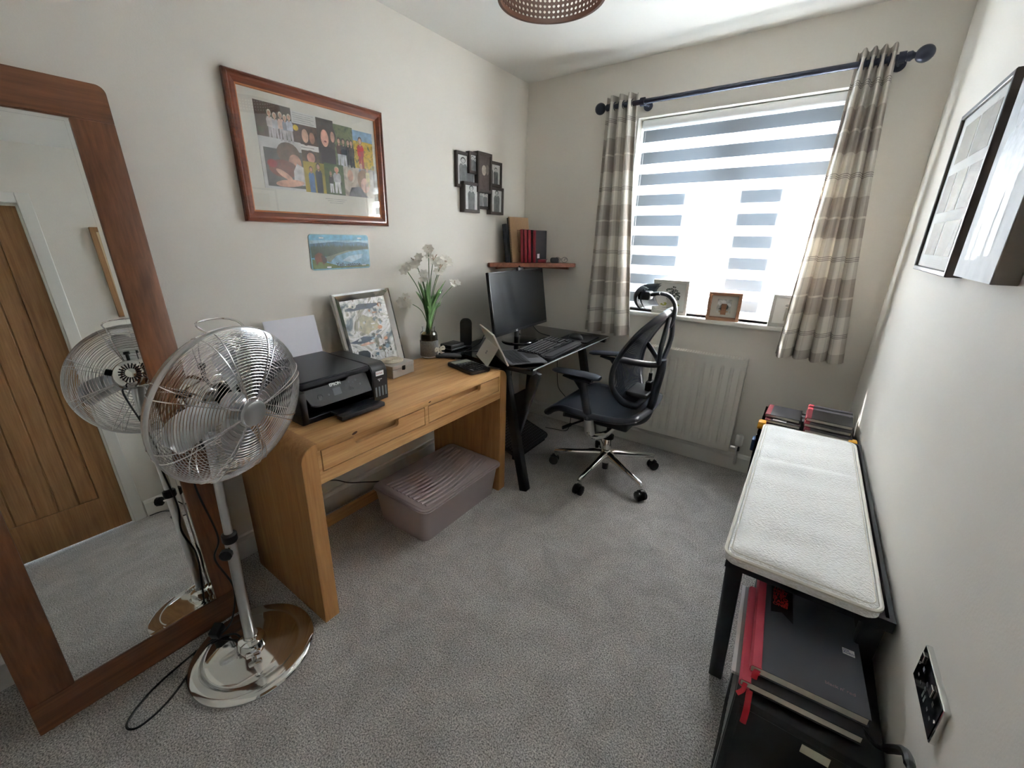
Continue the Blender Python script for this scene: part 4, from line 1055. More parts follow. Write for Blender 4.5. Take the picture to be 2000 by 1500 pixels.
# footrest
fr_ = thing('footrest', 'black footrest with honeycomb textured top on the carpet under the glass desk', 'footrest', (.34, -.6, 0))
ang = math.atan2(.11, .34); Mq = T(.525, -.80, .050) @ RY(ang)
obj('platform', prism(B(), rrect(-.36, 0, 0, .42, .03), -.028, 0, Mq, .006), BLACKP, fr_, 30)
b = B()
for i in range(17):
    for j in range(21):
        x, y = -.345+i*.0205, .015+j*.0195+(.0098 if i % 2 else 0)
        if y < .405: lathe(b, [(.0065, 0), (.0055, .003), (0, .0035)], 6, Mq @ T(x, y, 0))
o_ = obj('grip_dimples', b, mat('dimple_grey', rgb(84, 86, 90), .3), fr_, 0)
b = B(); box(b, .22, .25, -.78, -.40, .0, .12); box(b, .47, .50, -.78, -.40, 0, .035); obj('stand', b, BLACKP, fr_, 0)

# ------------------------------------------------------------------ monitor
mo = thing('monitor', 'black widescreen monitor standing on the glass desk below the corner shelf', 'monitor', (.27, -.50, GZ))
A_, B_ = V(.395, -.955, 0), V(.335, -.30, 0)
ux = (B_-A_).normalized(); 
ux = V(math.cos(1.607), math.sin(1.607), 0); uo = V(ux.y, -ux.x, 0)
Mmo = frame((.37, -.847, .823), ux, -uo*math.sin(.151)+V(0, 0, math.cos(.151)))
mw, mh = .660, .385
cs = obj('bezel', box(B(), 0, mw, 0, mh, -.022, 0, Mmo, bev=.003), BLACKP, mo, 30)
obj('screen', box(B(), .007, mw-.007, .018, mh-.007, 0, .0012, Mmo), SCREEN, mo, 0)
text('logo_text', 'LG', .016, WLABEL, cs, Mmo @ T(.235, .003, .0018), .0003, bold=.0006)
b = B(); tube(b, [Mmo @ V(mw/2, .08, -.022), Mmo @ V(mw/2, .02, -.05)], .02, 12)
pp = Mmo @ V(mw/2, .0, -.055); tube(b, [V(pp.x, pp.y, GZ+.012), V(pp.x, pp.y, .93)], .016, 14); obj('stand_neck', b, BLACKP, mo)
b = B(); lathe(b, [(0, 0), (.13, 0), (.132, .004), (.128, .009), (.03, .014), (0, .014)], 40, T(pp.x+.045, pp.y-.03, GZ+.0005) @ Matrix.Scale(.85, 4, (1, 0, 0))); obj('stand_foot', b, BLACKG, mo, 40)
wc = thing('webcam', 'small black webcam clipped on top of the monitor', 'webcam', (.34, -.6, 1.23))
b = B(); box(b, -.035, .035, -.012, .012, 0, .026, Mmo @ T(mw*.52, mh+.004, -.008) @ RX(-PI/2) @ T(0, 0, 0) @ RX(PI/2), bev=.006, seg=3); obj('camera_body', b, BLACKP, wc, 40)
obj('clip', box(B(), -.012, .012, -.03, .004, -.028, -.023, Mmo @ T(mw*.52, mh, 0)), GREYP, wc, 0)
obj('lens', lathe(B(), [(0, .006), (.008, .005), (.009, 0)], 20, Mmo @ T(mw*.52, mh+.016, .004)), BLACKG, wc)

# keyboard, wrist rest, mouse mat, mouse
kbm = T(.515, -.775, GZ+.001) @ RZ(math.radians(96))   # local x along length, y towards the wall
kb = thing('keyboard', 'full size black keyboard in front of the monitor', 'keyboard', (.6, -.55, GZ))
Lk, Wk = .455, .165
kbm = T(.690, -.838, GZ+.001) @ RZ(math.radians(94)) @ RX(math.radians(3))
obj('keyboard_case', prism(B(), rrect(0, Lk, 0, Wk, .010), 0, .014, kbm, .003), BLACKP, kb, 40)
for r_ in range(6):
    b = B(); b2 = B(); x = .010
    while x < Lk-.022:
        wk = .0168 if not (r_ == 0 and .08 < x < .2) else .105
        if not (.300 < x < .312 or .368 < x < .374):
            box(b, x, x+wk-.0016, .012+r_*.0245, .012+r_*.0245+.019, .0135, .020, kbm, bev=.0015)
            box(b2, x+.003, x+.0085, .020+r_*.0245, .026+r_*.0245, .0200, .0203, kbm)
        x += wk+.0016
    ro = obj('key_row', b, KEYS, kb, 40); obj('key_legends', b2, KEYPRINT, ro, 0)
wr = obj('wrist_rest', prism(B(), rrect(0, .46, 0, .060, .028), 0, .018, T(.758, -.850, GZ+.001) @ RZ(math.radians(93)), .007), BLACKM, None, 50)
tag(wr, 'soft black wrist rest lying along the front edge of the glass desk', 'wrist rest')
mm = obj('mouse_mat', prism(B(), rrect(0, .23, 0, .20, .012), 0, .003, T(.735, -.345, GZ+.001) @ RZ(math.radians(92)), .0008), BLACKM, None, 40)
tag(mm, 'black mouse mat at the window end of the glass desk', 'mouse mat')
mo2 = thing('computer_mouse', 'black computer mouse resting on the mouse mat', 'mouse', (.62, -.27, GZ+.004))
def mf_(u, v):
    th = 2*PI*u; ph = PI/2*v; return (.033*math.cos(th)*math.cos(ph), .058*math.sin(th)*math.cos(ph), .034*math.sin(ph)**.9)
b = B(); surf(b, mf_, 24, 8, M=T(.622, -.268, GZ+.0045) @ RZ(math.radians(75)), closed_u=True); obj('mouse_shell', b, BLACKP, mo2, 60)
obj('scroll_wheel', tube(B(), [(.640, -.262, GZ+.033), (.644, -.272, GZ+.033)], .006, 12), GREYP, mo2)

# ------------------------------------------------------------------ laptop tablet with kickstand
lp = thing('tablet_laptop', 'pale grey tablet laptop open on its kickstand with keyboard at the desk corner', 'laptop', (.6, -1.0, GZ))
h0, h1 = V(.650, -1.100, GZ+.004), V(.650-.793*.292, -1.100+.610*.292, GZ+.004)       # hinge line
hu = (h1-h0).normalized(); Lh = .292
out = V(-hu.y, hu.x, 0)
if out.x < 0: out = -out                                  # towards the keyboard
Mt = Matrix.Identity(4)
upv = (V(0, 0, 1)*.899-out*.438).normalized(); nn = hu.cross(upv)
for i in range(3): Mt[i][0], Mt[i][1], Mt[i][2], Mt[i][3] = hu[i], upv[i], nn[i], h0[i]
sgn = 1 if nn.dot(out) > 0 else -1
tb = obj('tablet_case', box(B(), 0, Lh, .004, .194, -.009*(sgn > 0), .009*(sgn < 0), Mt, bev=.002), PLATINUM, lp, 30)
obj('tablet_screen', box(B(), .006, Lh-.006, .012, .187, *((0, .0006) if sgn > 0 else (-.0006, 0)), Mt), BLACKG, lp, 0)
# kickstand from mid back down to the table
ks0, ks1 = .045, Lh-.045
kp = Mt @ V(0, .11, -sgn*.010); kd2 = (-out*.62-V(0, 0, 1)*1.0).normalized(); Lks = (kp.z-GZ-.003)/abs(kd2.z)
Mks = Matrix.Identity(4); kn = hu.cross(kd2)
for i in range(3): Mks[i][0], Mks[i][1], Mks[i][2], Mks[i][3] = hu[i], kd2[i], kn[i], kp[i]
kso = obj('kickstand', box(B(), .02, Lh-.02, 0, Lks, -.0025, 0, Mks, bev=.001), PLATINUM, lp, 0)
b = B()
for i in (0, 1):
    for j in (0, 1): box(b, Lh/2-.010+i*.0105, Lh/2-.001+i*.0105, Lks*.42+j*.0105, Lks*.42+.009+j*.0105, -.0032, .0008, Mks)
obj('window_emblem', b, GREYPRINT, kso, 0)
Mkk = Matrix.Identity(4); kx = hu; ky = out; kz = kx.cross(ky)
if kz.z < 0: kx = -hu; kz = kx.cross(ky); org = h0+hu*Lh
else: org = h0
for i in range(3): Mkk[i][0], Mkk[i][1], Mkk[i][2], Mkk[i][3] = kx[i], ky[i], kz[i], org[i]
Mkk = Mkk @ T(0, .004, -.001) @ RX(math.radians(0))
kc = obj('keyboard_deck', prism(B(), rrect(0, Lh, 0, .212, .008), .006, .0125, Mkk, .0012), GREYP, lp, 30)
for r_ in range(5):
    b = B()
    for k in range(14): box(b, .014+k*.019, .014+k*.019+.0165, .018+r_*.0205, .018+r_*.0205+.017, .0124, .0142, Mkk)
    obj('key_row', b, KEYS, kc, 0)
obj('touchpad', box(B(), Lh/2-.05, Lh/2+.05, .135, .195, .0124, .0129, Mkk), BLACKP, kc, 0)
obj('deck_support', box(B(), .02, Lh-.02, 0, .03, -.0025, .007, Mkk), BLACKP, lp, 0)

# router, charging tray, sleeve
ro = thing('router', 'upright rounded black router standing at the back between the two desks', 'router', (.17, -.86, GZ))
Mr = T(.185, -.905, GZ+.001) @ RZ(math.radians(-50))
prof = rrect(-.036, .036, 0, .175, .030)
obj('router_body', prism(B(), prof, -.014, .014, Mr @ frame((0, 0, 0), (0, 1, 0), (0, 0, 1)), .005), BLACKP, ro, 40)
obj('router_foot', box(B(), -.035, .035, -.035, .035, 0, .010, Mr, bev=.003), BLACKP, ro)
dk_ = thing('docking_station', 'flat black docking box lying beside the upright router', 'electronics', (.17, -1.0, GZ))
obj('dock_case', box(B(), .115, .205, -1.065, -.945, GZ+.001, GZ+.038, None, bev=.006), BLACKP, dk_, 40)
obj('dock_lip', box(B(), .110, .215, -1.070, -.940, GZ+.012, GZ+.016, None), GREYP, dk_, 0)
sc_ = thing('sunglasses_case', 'soft dark grey case lying beside the flower jar', 'case', (.25, -1.15, .733))
obj('case_shell', box(B(), -.075, .075, -.032, .032, 0, .018, T(.225, -1.105, .734) @ RZ(math.radians(35)), bev=.008, seg=3), mat('dark_grey_felt', rgb(66, 68, 70), .8), sc_, 40)
tag(obj('charging_cable', tube(B(), spline([(.30, -.93, GZ+.006), (.26, -1.02, GZ+.004), (.33, -.96, GZ+.05), (.36, -.94, GZ+.11), (.39, -.95, GZ+.13), (.38, -.88, GZ+.09), (.34, -.84, GZ+.02), (.3, -.8, GZ+.004)], 8), .0022, 6), BLACKP), 'black charging cable looping behind the tablet laptop', 'cable')
tag(obj('monitor_cable', tube(B(), spline([(.33, -.40, .86), (.38, -.36, GZ+.03), (.46, -.33, GZ+.004), (.50, -.42, GZ+.004), (.40, -.50, GZ+.004), (.25, -.4, GZ+.004), (.14, -.3, GZ+.0), (.115, -.28, GZ-.05), (.10, -.27, .3), (.10, -.3, .01)], 8), .0026, 6), BLACKP), 'black monitor cable looping across the back of the glass desk', 'cable')
tag(obj('hanging_cable', tube(B(), spline([(.40, -.10, .60), (.405, -.09, .42), (.42, -.08, .30), (.50, -.08, .22), (.55, -.10, .12), (.56, -.16, .01), (.48, -.20, .006), (.40, -.22, .006)], 8), .0024, 6), BLACKP), 'thin black cable hanging under the glass desk to the carpet near the window wall', 'cable')

# ------------------------------------------------------------------ office chair
CX, CY = 1.025, -.555
ch = thing('office_chair', 'black mesh office chair with headrest on a polished five star base', 'chair', (CX, CY, 0))
def cobj(n, b, m, parent=None, sm=45): return obj(n, b, m, parent or ch, sm)
angs = []
for (x, y) in ((.716, -.65), (.996, -.915), (1.321, -.727), (1.255, -.323), (.839, -.224)):
    angs.append(math.atan2(y-CY, x-CX))
for a in angs:
    d = V(math.cos(a), math.sin(a), 0); c = V(CX, CY, 0); e = c+d*.315
    leg = cobj('star_leg', tube(B(), [c+d*.02+V(0, 0, .135), c+d*.06+V(0, 0, .132), c+d*.18+V(0, 0, .112), e+V(0, 0, .098), e+V(0, 0, .09)+d*.012], [.026, .024, .019, .015, .010], 14, ry=[.030, .026, .018, .015, .010], up=(0, 0, 1)), CHROME)
    tube_b = tube(B(), [e+V(0, 0, .098), e+V(0, 0, .060)], .011, 12); cobj('caster_stem', tube_b, CHROME, leg)
    n = V(-d.y, d.x, 0); cc = e+d*.010
    b = B()
    for s in (-1, 1): tube(b, [cc+n*s*.006+V(0, 0, .029), cc+n*s*.008+V(0, 0, .029), cc+n*s*.024+V(0, 0, .029), cc+n*s*.027+V(0, 0, .029)], [.027, .029, .029, .022], 20)
    tube(b, [cc-n*.010+V(0, 0, .045), cc+n*.010+V(0, 0, .045)], .022, 16)
    cobj('caster_wheel', b, BLACKP, leg)
b = B(); lathe(b, [(0, .075), (.028, .078), (.036, .10), (.038, .15), (.030, .165), (.026, .168), (.026, .235), (.022, .24), (0, .24)], 28, T(CX, CY, 0)); cobj('base_hub', b, CHROME)
b = B(); lathe(b, [(0, .24), (.034, .24), (.034, .262), (.020, .268), (.014, .27), (.014, .34), (0, .34)], 24, T(CX, CY, 0)); lathe(b, [(0, .028), (.018, .03), (.020, .075), (0, .078)], 16, T(CX, CY, 0)); cobj('gas_lift', b, BLACKP)
b = B(); box(b, CX-.13, CX+.13, CY-.07, CY+.07, .335, .385, bev=.014, seg=3); tube(b, [(CX-.05, CY, .36), (CX-.20, CY, .375)], .03, 12); cobj('tilt_mechanism', b, BLACKP)
b = B(); tube(b, spline([(CX-.02, CY-.265, .385), (CX+.0, CY-.235, .345), (CX+.03, CY-.12, .322), (CX+.03, CY, .322), (CX+.03, CY+.12, .322), (CX, CY+.235, .345), (CX-.02, CY+.265, .385)], 8), .011, 10, ry=.022, up=(1, 0, 0)); cobj('arm_support_bar', b, CHROME)
b = B(); tube(b, [(CX-.10, CY-.07, .37), (CX-.17, CY-.20, .352)], .006, 8); tube(b, [(CX-.165, CY-.19, .352), (CX-.19, CY-.25, .346)], .012, 10, ry=.006); cobj('seat_lever', b, BLACKP)
# seat
def seatf(u, v, top=True):
    x = (u-.5)*2; y = (v-.5)*2
    sx = .265*math.copysign(abs(x)**1, x); 
    k = 1-.10*max(0, x)**2-.05*max(0, -x)**4
    wy = .255*k*y
    cx_ = CX-.045+sx*math.sqrt(max(0, 1-.10*y*y))
    z = .478-.018*(1-y*y)*(1-x*x*.4)+.012*x*x
    if x < -.55: z -= .11*((-x-.55)/.45)**2*.55
    if x > .6: z += .02*((x-.6)/.4)**2
    return (cx_, CY+wy, z)
b = B(); surf(b, seatf, 28, 24); bmesh.ops.solidify(b, geom=b.faces[:], thickness=.012)
st2 = cobj('seat', b, SEATM)
rim = [seatf(k/24, 0) for k in range(25)]+[seatf(1, k/16) for k in range(1, 17)]+[seatf(1-k/24, 1) for k in range(1, 25)]+[seatf(0, 1-k/16) for k in range(1, 16)]
cobj('seat_rim', tube(B(), [Vector(p)+V(0, 0, -.012) for p in rim], .019, 8, True, ry=.024, up=(0, 0, 1)), CHAIRP)
def pan(u, v):
    p = seatf(u, .12+.76*v); e = max(abs(u-.5), abs(v-.5))*2
    return (p[0]+.01, p[1], p[2]-.022-.055*(1-e**2.5)*(1 if u > .1 else .7))
b = B(); surf(b, pan, 16, 12); bmesh.ops.solidify(b, geom=b.faces[:], thickness=.008); cobj('seat_pan', b, CHAIRP)
b = B(); tube(b, spline([(CX-.245, CY-.13, .385), (CX-.21, CY-.10, .375), (CX-.12, CY-.06, .36)], 5), .022, 10, ry=.014); tube(b, spline([(CX-.245, CY+.13, .385), (CX-.21, CY+.10, .375), (CX-.12, CY+.06, .36)], 5), .022, 10, ry=.014); cobj('slide_handle', b, BLACKP)
# arms
for s in (-1, 1):
    y = CY+s*.258
    post = cobj('arm_post', tube(B(), [(CX-.020, y, .40), (CX-.045, y, .50), (CX-.075, y, .62), (CX-.10, y, .672)], [.026, .024, .026, .040], 14, ry=[.016, .016, .018, .026], up=(1, 0, 0)), CHAIRP)
    cobj('arm_sleeve', tube(B(), [(CX-.012, y, .352), (CX-.016, y, .365), (CX-.030, y, .445)], [.020, .030, .028], 14, ry=[.012, .019, .019], up=(1, 0, 0)), SATIN, post)
    cobj('arm_button', tube(B(), [(CX-.03, y+s*.015, .46), (CX-.03, y+s*.022, .46)], .008, 10), GREYP, post)
    pts = []
    for k in range(13):
        t = k/12; pts.append((CX-.272+.29*t, y+s*(.012-.03*(1-t)**2), .688+.010*math.sin(PI*t*.8)+.004*t))
    rr_ = [.020]+[.030+.012*math.sin(PI*k/11*.75) for k in range(11)]+[.026]
    cobj('arm_pad', tube(B(), pts, rr_, 16, ry=[.009]+[.015]*11+[.010], up=(0, 1, 0)), ARMP)
    cobj('pad_bracket', tube(B(), [(CX-.20, y, .672), (CX-.10, y, .664), (CX-.03, y, .672)], [.016, .030, .018], 12, ry=[.006, .014, .008], up=(0, 1, 0)), CHAIRP, post)
# back: rail points (x offset from CX, z, half width)
rail = [(.165, .520, .085), (.115, .560, .165), (.075, .640, .222), (.068, .720, .238), (.085, .80, .236), (.125, .88, .222), (.175, .955, .198), (.225, 1.010, .160), (.250, 1.035, .105), (.258, 1.046, .040)]
L_ = spline([(CX+x, CY-w, z) for x, z, w in rail], 6); R2_ = [V(p.x, 2*CY-p.y, p.z) for p in L_]
loop = L_+R2_[::-1]
cobj('back_frame', tube(B(), loop, .013, 10, True, ry=.021, up=(1, 0, .2)), CHAIRP)
nL = len(L_)-1
def backf(u, v):
    t = v*nL; i = min(int(t), nL-1); f = t-i; a = L_[i].lerp(L_[i+1], f); yy = (u-.5)*2
    hw = CY-a.y; bow = .035*(1-yy*yy)*math.sin(PI*min(1, v*1.05))
    return (a.x+bow*.9, CY+hw*yy, a.z)
b = B(); surf(b, backf, 20, 40); bmesh.ops.solidify(b, geom=b.faces[:], thickness=.002); cobj('back_mesh', b, CHAIRM)
# top plate, V yoke, spine, ring
b = B()
def topf(u, v):
    yy = (u-.5)*2; p = backf(u, .80+.20*v); return (p[0]-.004, p[1], p[2])
surf(b, lambda u, v: (backf(u, .86+.14*v)[0]+.004, backf(u, .86+.14*v)[1], backf(u, .86+.14*v)[2]), 16, 6); bmesh.ops.solidify(b, geom=b.faces[:], thickness=.014)
cobj('top_yoke', b, CHAIRP)
J = V(CX+.238, CY, .755)
for s in (-1, 1):
    cobj('yoke_arm', tube(B(), spline([(CX+.092, CY+s*.230, .81), (CX+.155, CY+s*.150, .785), (CX+.215, CY+s*.055, .762), J], 6), .017, 10, ry=.012, up=(0, 0, 1)), CHAIRP)
    cobj('back_strut', tube(B(), spline([(CX+.262, CY+s*.030, 1.02), (CX+.262, CY+s*.075, .93), (CX+.255, CY+s*.082, .86), (CX+.245, CY+s*.040, .785), J], 6), .013, 10, ry=.018, up=(1, 0, 0)), CHAIRP)
cobj('spine', tube(B(), spline([J+V(.012, 0, .03), J+V(.014, 0, -.03), (CX+.240, CY, .62), (CX+.225, CY, .50), (CX+.190, CY, .415), (CX+.09, CY, .365)], 7), .022, 12, ry=.034, up=(1, 0, 0)), CHAIRP)
b = B(); box(b, CX+.10, CX+.225, CY-.10, CY+.10, .575, .60, bev=.008); tube(b, [(CX+.20, CY, .60), (CX+.20, CY, .70)], .010, 10); cobj('lumbar_bracket', b, BLACKP)
b = B(); box(b, CX+.185, CX+.215, CY-.03, CY+.03, .60, .655, bev=.006); cobj('lumbar_block', b, BLACKP)
# headrest
hp = spline([(CX+.262, CY, .965), (CX+.278, CY, 1.02), (CX+.272, CY, 1.085), (CX+.235, CY, 1.125), (CX+.185, CY, 1.132), (CX+.145, CY, 1.122)], 7)
cobj('headrest_stem', tube(B(), hp, .010, 12, ry=.020, up=(1, 0, 0)), CHAIRP)
def hf(u, v):
    yy = (u-.5)*2; t = -1.15+2.3*v; R_h = .070
    return (CX+.130-R_h*math.cos(t)*1.0+.055*yy*yy+.004, CY+.142*yy*(1-.10*abs(t)), 1.112+R_h*math.sin(t)*.95)
b = B(); surf(b, hf, 20, 14); bmesh.ops.solidify(b, geom=b.faces[:], thickness=.012); hr = cobj('headrest_shell', b, CHAIRP)
b = B(); surf(b, lambda u, v: tuple(a+c for a, c in zip(hf(.08+.84*u, .10+.80*v), (.034, 0, 0))), 14, 10); bmesh.ops.solidify(b, geom=b.faces[:], thickness=.003)
cobj('headrest_mesh', b, CHAIRM, hr)
b = B(); box(b, CX+.085, CX+.15, CY-.035, CY+.035, 1.095, 1.14, bev=.010); cobj('headrest_pivot', b, BLACKP, hr)

# ------------------------------------------------------------------ bench with boucle cushion
BX0, BX1, BYn, BYf, BZ = 1.806, 2.140, -1.760, -.700, .600
bn = thing('bench', 'long black bench with a padded top along the white right wall', 'bench', (1.97, -1.23, 0))
b = B(); mitre(b, BX1-BX0, BYf-BYn, [(0, BZ-.020), (0, BZ+.008), (.010, BZ+.008), (.012, BZ-.008), (.03, BZ-.010), (.03, BZ-.020)], T(0, 0, 0), BX0, BYn); obj('tray_frame', b, BENCHB, bn, 0)
obj('seat_board', box(B(), BX0+.01, BX1-.01, BYn+.01, BYf-.01, BZ-.016, BZ-.006), BENCHB, bn, 0)
for x0, x1, y0, y1 in ((BX0+.022, BX0+.040, BYn+.02, BYn+.20), (BX1-.03, BX1-.03, BYn+.02, BYn+.06), (BX0+.022, BX0+.040, BYf-.02, BYf-.16), (BX1-.03, BX1-.03, BYf-.02, BYf-.06)):
    obj('leg', bar((x0, y0, BZ-.016), (x1, y1, .003), .032, .040), BENCHB, bn, 40)
obj('side_rail', box(B(), BX0+.022, BX0+.04, BYn+.25, BYf-.15, .28, .31), BENCHB, bn, 0)
cu = thing('bench_cushion', 'cream boucle seat pad with piped edge lying on the long black bench', 'cushion', (1.96, -1.27, BZ))
cx0_, cx1_, cy0_, cy1_ = 1.800, 2.112, -1.775, -.760
def cuf(u, v):
    x = cx0_+.006+(cx1_-cx0_-.012)*u; y = cy0_+.006+(cy1_-cy0_-.012)*v
    e = min(u, 1-u)*(cx1_-cx0_); g = min(v, 1-v)*(cy1_-cy0_); m_ = min(1, e/.02)*min(1, g/.02)
    z = BZ+.028+.010*m_**.5+.0015*math.sin(31*v+2*u)*m_+.0015*math.sin(47*v-3*u)*m_-.004*math.exp(-((v-.63-.05*u)/.012)**2)*m_
    # rounded corners
    cxn = .03
    return (x, y, z)
b = B(); prism(b, rrect(cx0_, cx1_, cy0_, cy1_, .028), BZ+.002, BZ+.030, None, .006)
ub = B(); surf(ub, cuf, 24, 70)
for v in list(ub.verts):
    # pull corner vertices inside the rounded outline
    r0 = .028; qx = min(max(v.co.x, cx0_+r0), cx1_-r0); qy = min(max(v.co.y, cy0_+r0), cy1_-r0); d = V(v.co.x-qx, v.co.y-qy, 0)
    if abs(d.x) > 1e-6 and abs(d.y) > 1e-6 and d.length > r0-.006: d = d.normalized()*(r0-.006); v.co.x, v.co.y = qx+d.x, qy+d.y
merge(b, ub); obj('pad', b, BOUCLE, cu, 60)
b = B()
for z in (BZ+.0285,): tube(b, [(x, y, z) for x, y in rrect(cx0_, cx1_, cy0_, cy1_, .028)], .0045, 6, True)
tube(b, [(x, y, BZ+.0365) for x, y in rrect(cx0_+.012, cx1_-.012, cy0_+.012, cy1_-.012, .02)], .0012, 4, True)
obj('piping', b, PIPING, cu)

# crate with notebooks beyond the bench
ct = thing('folding_crate', 'black crate with amber corner latches behind the bench under the notebook stacks', 'crate', (1.95, -.47, 0))
KX0, KX1, KY0, KY1, KZ = 1.778, 2.128, -.655, -.285, .555
b = B(); box(b, KX0, KX1, KY0, KY1, 0, .012); box(b, KX0, KX0+.012, KY0, KY1, 0, KZ); box(b, KX1-.012, KX1, KY0, KY1, 0, KZ); box(b, KX0, KX1, KY0, KY0+.012, 0, KZ); box(b, KX0, KX1, KY1-.012, KY1, 0, KZ)
for k in range(6): box(b, KX0-.004, KX0, KY0+.03+k*.055, KY0+.05+k*.055, .03, KZ-.04)
box(b, KX0, KX1, KY0, KY1, KZ-.02, KZ); obj('crate_body', b, BLACKM, ct, 0)
for x in (KX0-.008, KX1-.022): obj('latch', box(B(), x, x+.032, KY0+.015, KY0+.060, KZ-.004, KZ+.034, bev=.006), YELLOW, ct, 40)
obj('side_catch', box(B(), KX0-.016, KX0-.002, KY0-.0, KY0+.05, .44, .50, bev=.004), BLUEP, ct, 40)
def fanned(x, y0, n, w, label, grp, az, tint, stick):
    for k in range(n):
        M = T(x+.003*math.sin(k*2.1), y0+.028*(k), KZ+.002+.0185*k) @ RZ(az)
        o = book('hardback_notebook', label(k), M, w, .155 if w < .17 else .215, .0165, COVERD, REDC, grp, 'notebook')
        if k in stick: obj('white_sticker', box(B(), .03, .085, .010, .030, .0165, .0169, M), WLABEL, o, 0)
ords = ('at the bottom', 'second from the bottom', 'second from the top', 'on top')
fanned(1.790, -.620, 3, .140, lambda k: 'red backed notebook %s of the narrow left stack on the crate' % ('at the bottom', 'with white sticker', 'on top')[k], 'notebooks stacked on the crate', math.radians(-2), 0, (1,))
fanned(1.945, -.640, 4, .172, lambda k: 'red backed black notebook %s of the wide right stack on the crate' % ords[k], 'notebooks stacked on the crate', math.radians(-2), 0, ())

# ------------------------------------------------------------------ tower with large notebooks
TZ = .455
tw = thing('computer_tower', 'black box shaped computer tower on the carpet carrying the large notebooks', 'computer', (2.01, -1.79, 0))
TX0, TX1, TY0, TY1 = 1.888, 2.140, -2.005, -1.545
obj('case', box(B(), TX0, TX1, TY0, TY1, .008, TZ, bev=.004), BLACKP, tw, 30)
b = B(); box(b, TX0-.0015, TX0, TY0+.012, TY1-.012, .02, TZ-.012)
obj('side_panel', b, mat('tower_side_grey', rgb(62, 64, 68), .3, .3), tw, 0)
b = B()
for k in range(14): box(b, TX0-.003, TX0-.0014, TY0+.05+k*.02, TY0+.056+k*.02, .06, .24)
obj('vent_slots', b, BLACKM, tw, 0)
b = B(); mitre(b, TX1-TX0-.02, TZ-.03, [(0, 0), (.004, .002), (.008, 0)], MF(TX0+.01, TY0, .016)); obj('rear_plate', b, BLACKM, tw, 0)
stk = obj('label_sticker', box(B(), 2.015, 2.062, TY0-.0012, TY0+.001, TZ-.052, TZ-.030), mat('cream_sticker', rgb(206, 206, 186), .6), tw, 0)
for k in (0, 1):
    for y in (TY0+.05, TY1-.05): obj('foot', box(B(), TX0+.02+k*.15, TX0+.06+k*.15, y-.02, y+.02, 0, .009), BLACKM, tw, 0)
sf = thing('slim_folder', 'slim white edged folder at the bottom of the large notebook stack on the tower', 'folder', (1.98, -1.8, TZ))
obj('folder_cover', box(B(), 0, .205, 0, .30, 0, .008, T(1.874, -1.955, TZ+.001) @ RZ(math.radians(3)), bev=.001), mat('folder_grey', rgb(150, 152, 152), .5), sf, 0)
obj('white_edge', box(B(), -.002, .006, 0, .30, .0005, .0085, T(1.874, -1.955, TZ+.001) @ RZ(math.radians(3))), WLABEL, sf, 0)
nb1 = book('hardback_notebook', 'lower large pink backed notebook with ribbon lying under the charcoal one', T(1.889, -1.985, TZ+.010) @ RZ(math.radians(3)), .214, .312, .021, COVERD, PINKC, 'large notebooks on the tower', 'notebook')
obj('ribbon_marker', tube(B(), spline([(1.902, -1.975, TZ+.020), (1.900, -1.989, TZ+.020), (1.899, -1.994, TZ+.012), (1.890, -2.004, TZ+.006)], 6), .0045, 6, ry=.0012, up=(1, 0, 0)), RIBBON, nb1)
Mtb = T(1.902, -1.958, TZ+.033) @ RZ(math.radians(3))
nb2 = book('hardback_notebook', 'top large charcoal notebook with black flag printed in red on the computer tower', Mtb, .207, .312, .022, COVER, PINKC, 'large notebooks on the tower', 'notebook')
obj('ribbon_marker', tube(B(), spline([Mtb @ V(.016, .004, .010), Mtb @ V(.012, -.008, .010), Mtb @ V(.010, -.016, -.02), Mtb @ V(.008, -.030, -.025), Mtb @ V(.008, -.056, -.045), Mtb @ V(.008, -.058, -.085)], 6), .006, 6, ry=.0012, up=(1, 0, 0)), RIBBON, nb2)
fl_ = obj('printed_flag', prism(B(), [(.033, .298), (.080, .298), (.080, .175), (.057, .200), (.033, .190)], .0218, .0224, Mtb), flat((26, 24, 28)), nb2, 0)
text('flag_text', 'THE\nFIRST\nSTEP\nIS TO\nTAKE\nONE!', .0138, REDINK, fl_, Mtb @ T(.0365, .283, .0226), .0002, bold=.0004, spacing=.92)
lg = obj('white_logo', box(B(), .174, .196, .148, .166, .0218, .0223, Mtb), WLABEL, nb2, 0)
text('logo_text', 'OX\nFORD', .0075, flat((70, 80, 140)), lg, Mtb @ T(.1755, .158, .0224), .0002, spacing=.9)
text('cover_text', "black n' red", .011, flat((150, 120, 124)), nb2, Mtb @ T(.135, .040, .0222), .0002)
mcp = spline([(2.105, -1.93, TZ+.008), (2.120, -1.975, TZ+.030), (2.129, -2.01, .535), (2.126, -2.05, .582), (2.122, -2.09, .606), (2.118, -2.125, .600), (2.116, -2.15, .53), (2.118, -2.17, .35), (2.12, -2.16, .10), (2.08, -2.12, .01), (1.98, -2.10, .006)], 8)
tag(obj('mains_cable', tube(B(), mcp, [.004]*12+[.0075]*22+[.004]*(len(mcp)-34), 8), BLACKP), 'thick black mains cable rising from the computer tower beside the wall below the socket', 'cable')
tag(obj('loose_cable', tube(B(), spline([(1.90, -2.06, .006), (1.80, -2.16, .006), (1.86, -2.24, .006), (1.98, -2.20, .006), (2.10, -2.23, .006), (2.12, -2.30, .006)], 8), .003, 6), BLACKP), 'loose black cable curled on the carpet by the door frame', 'cable')

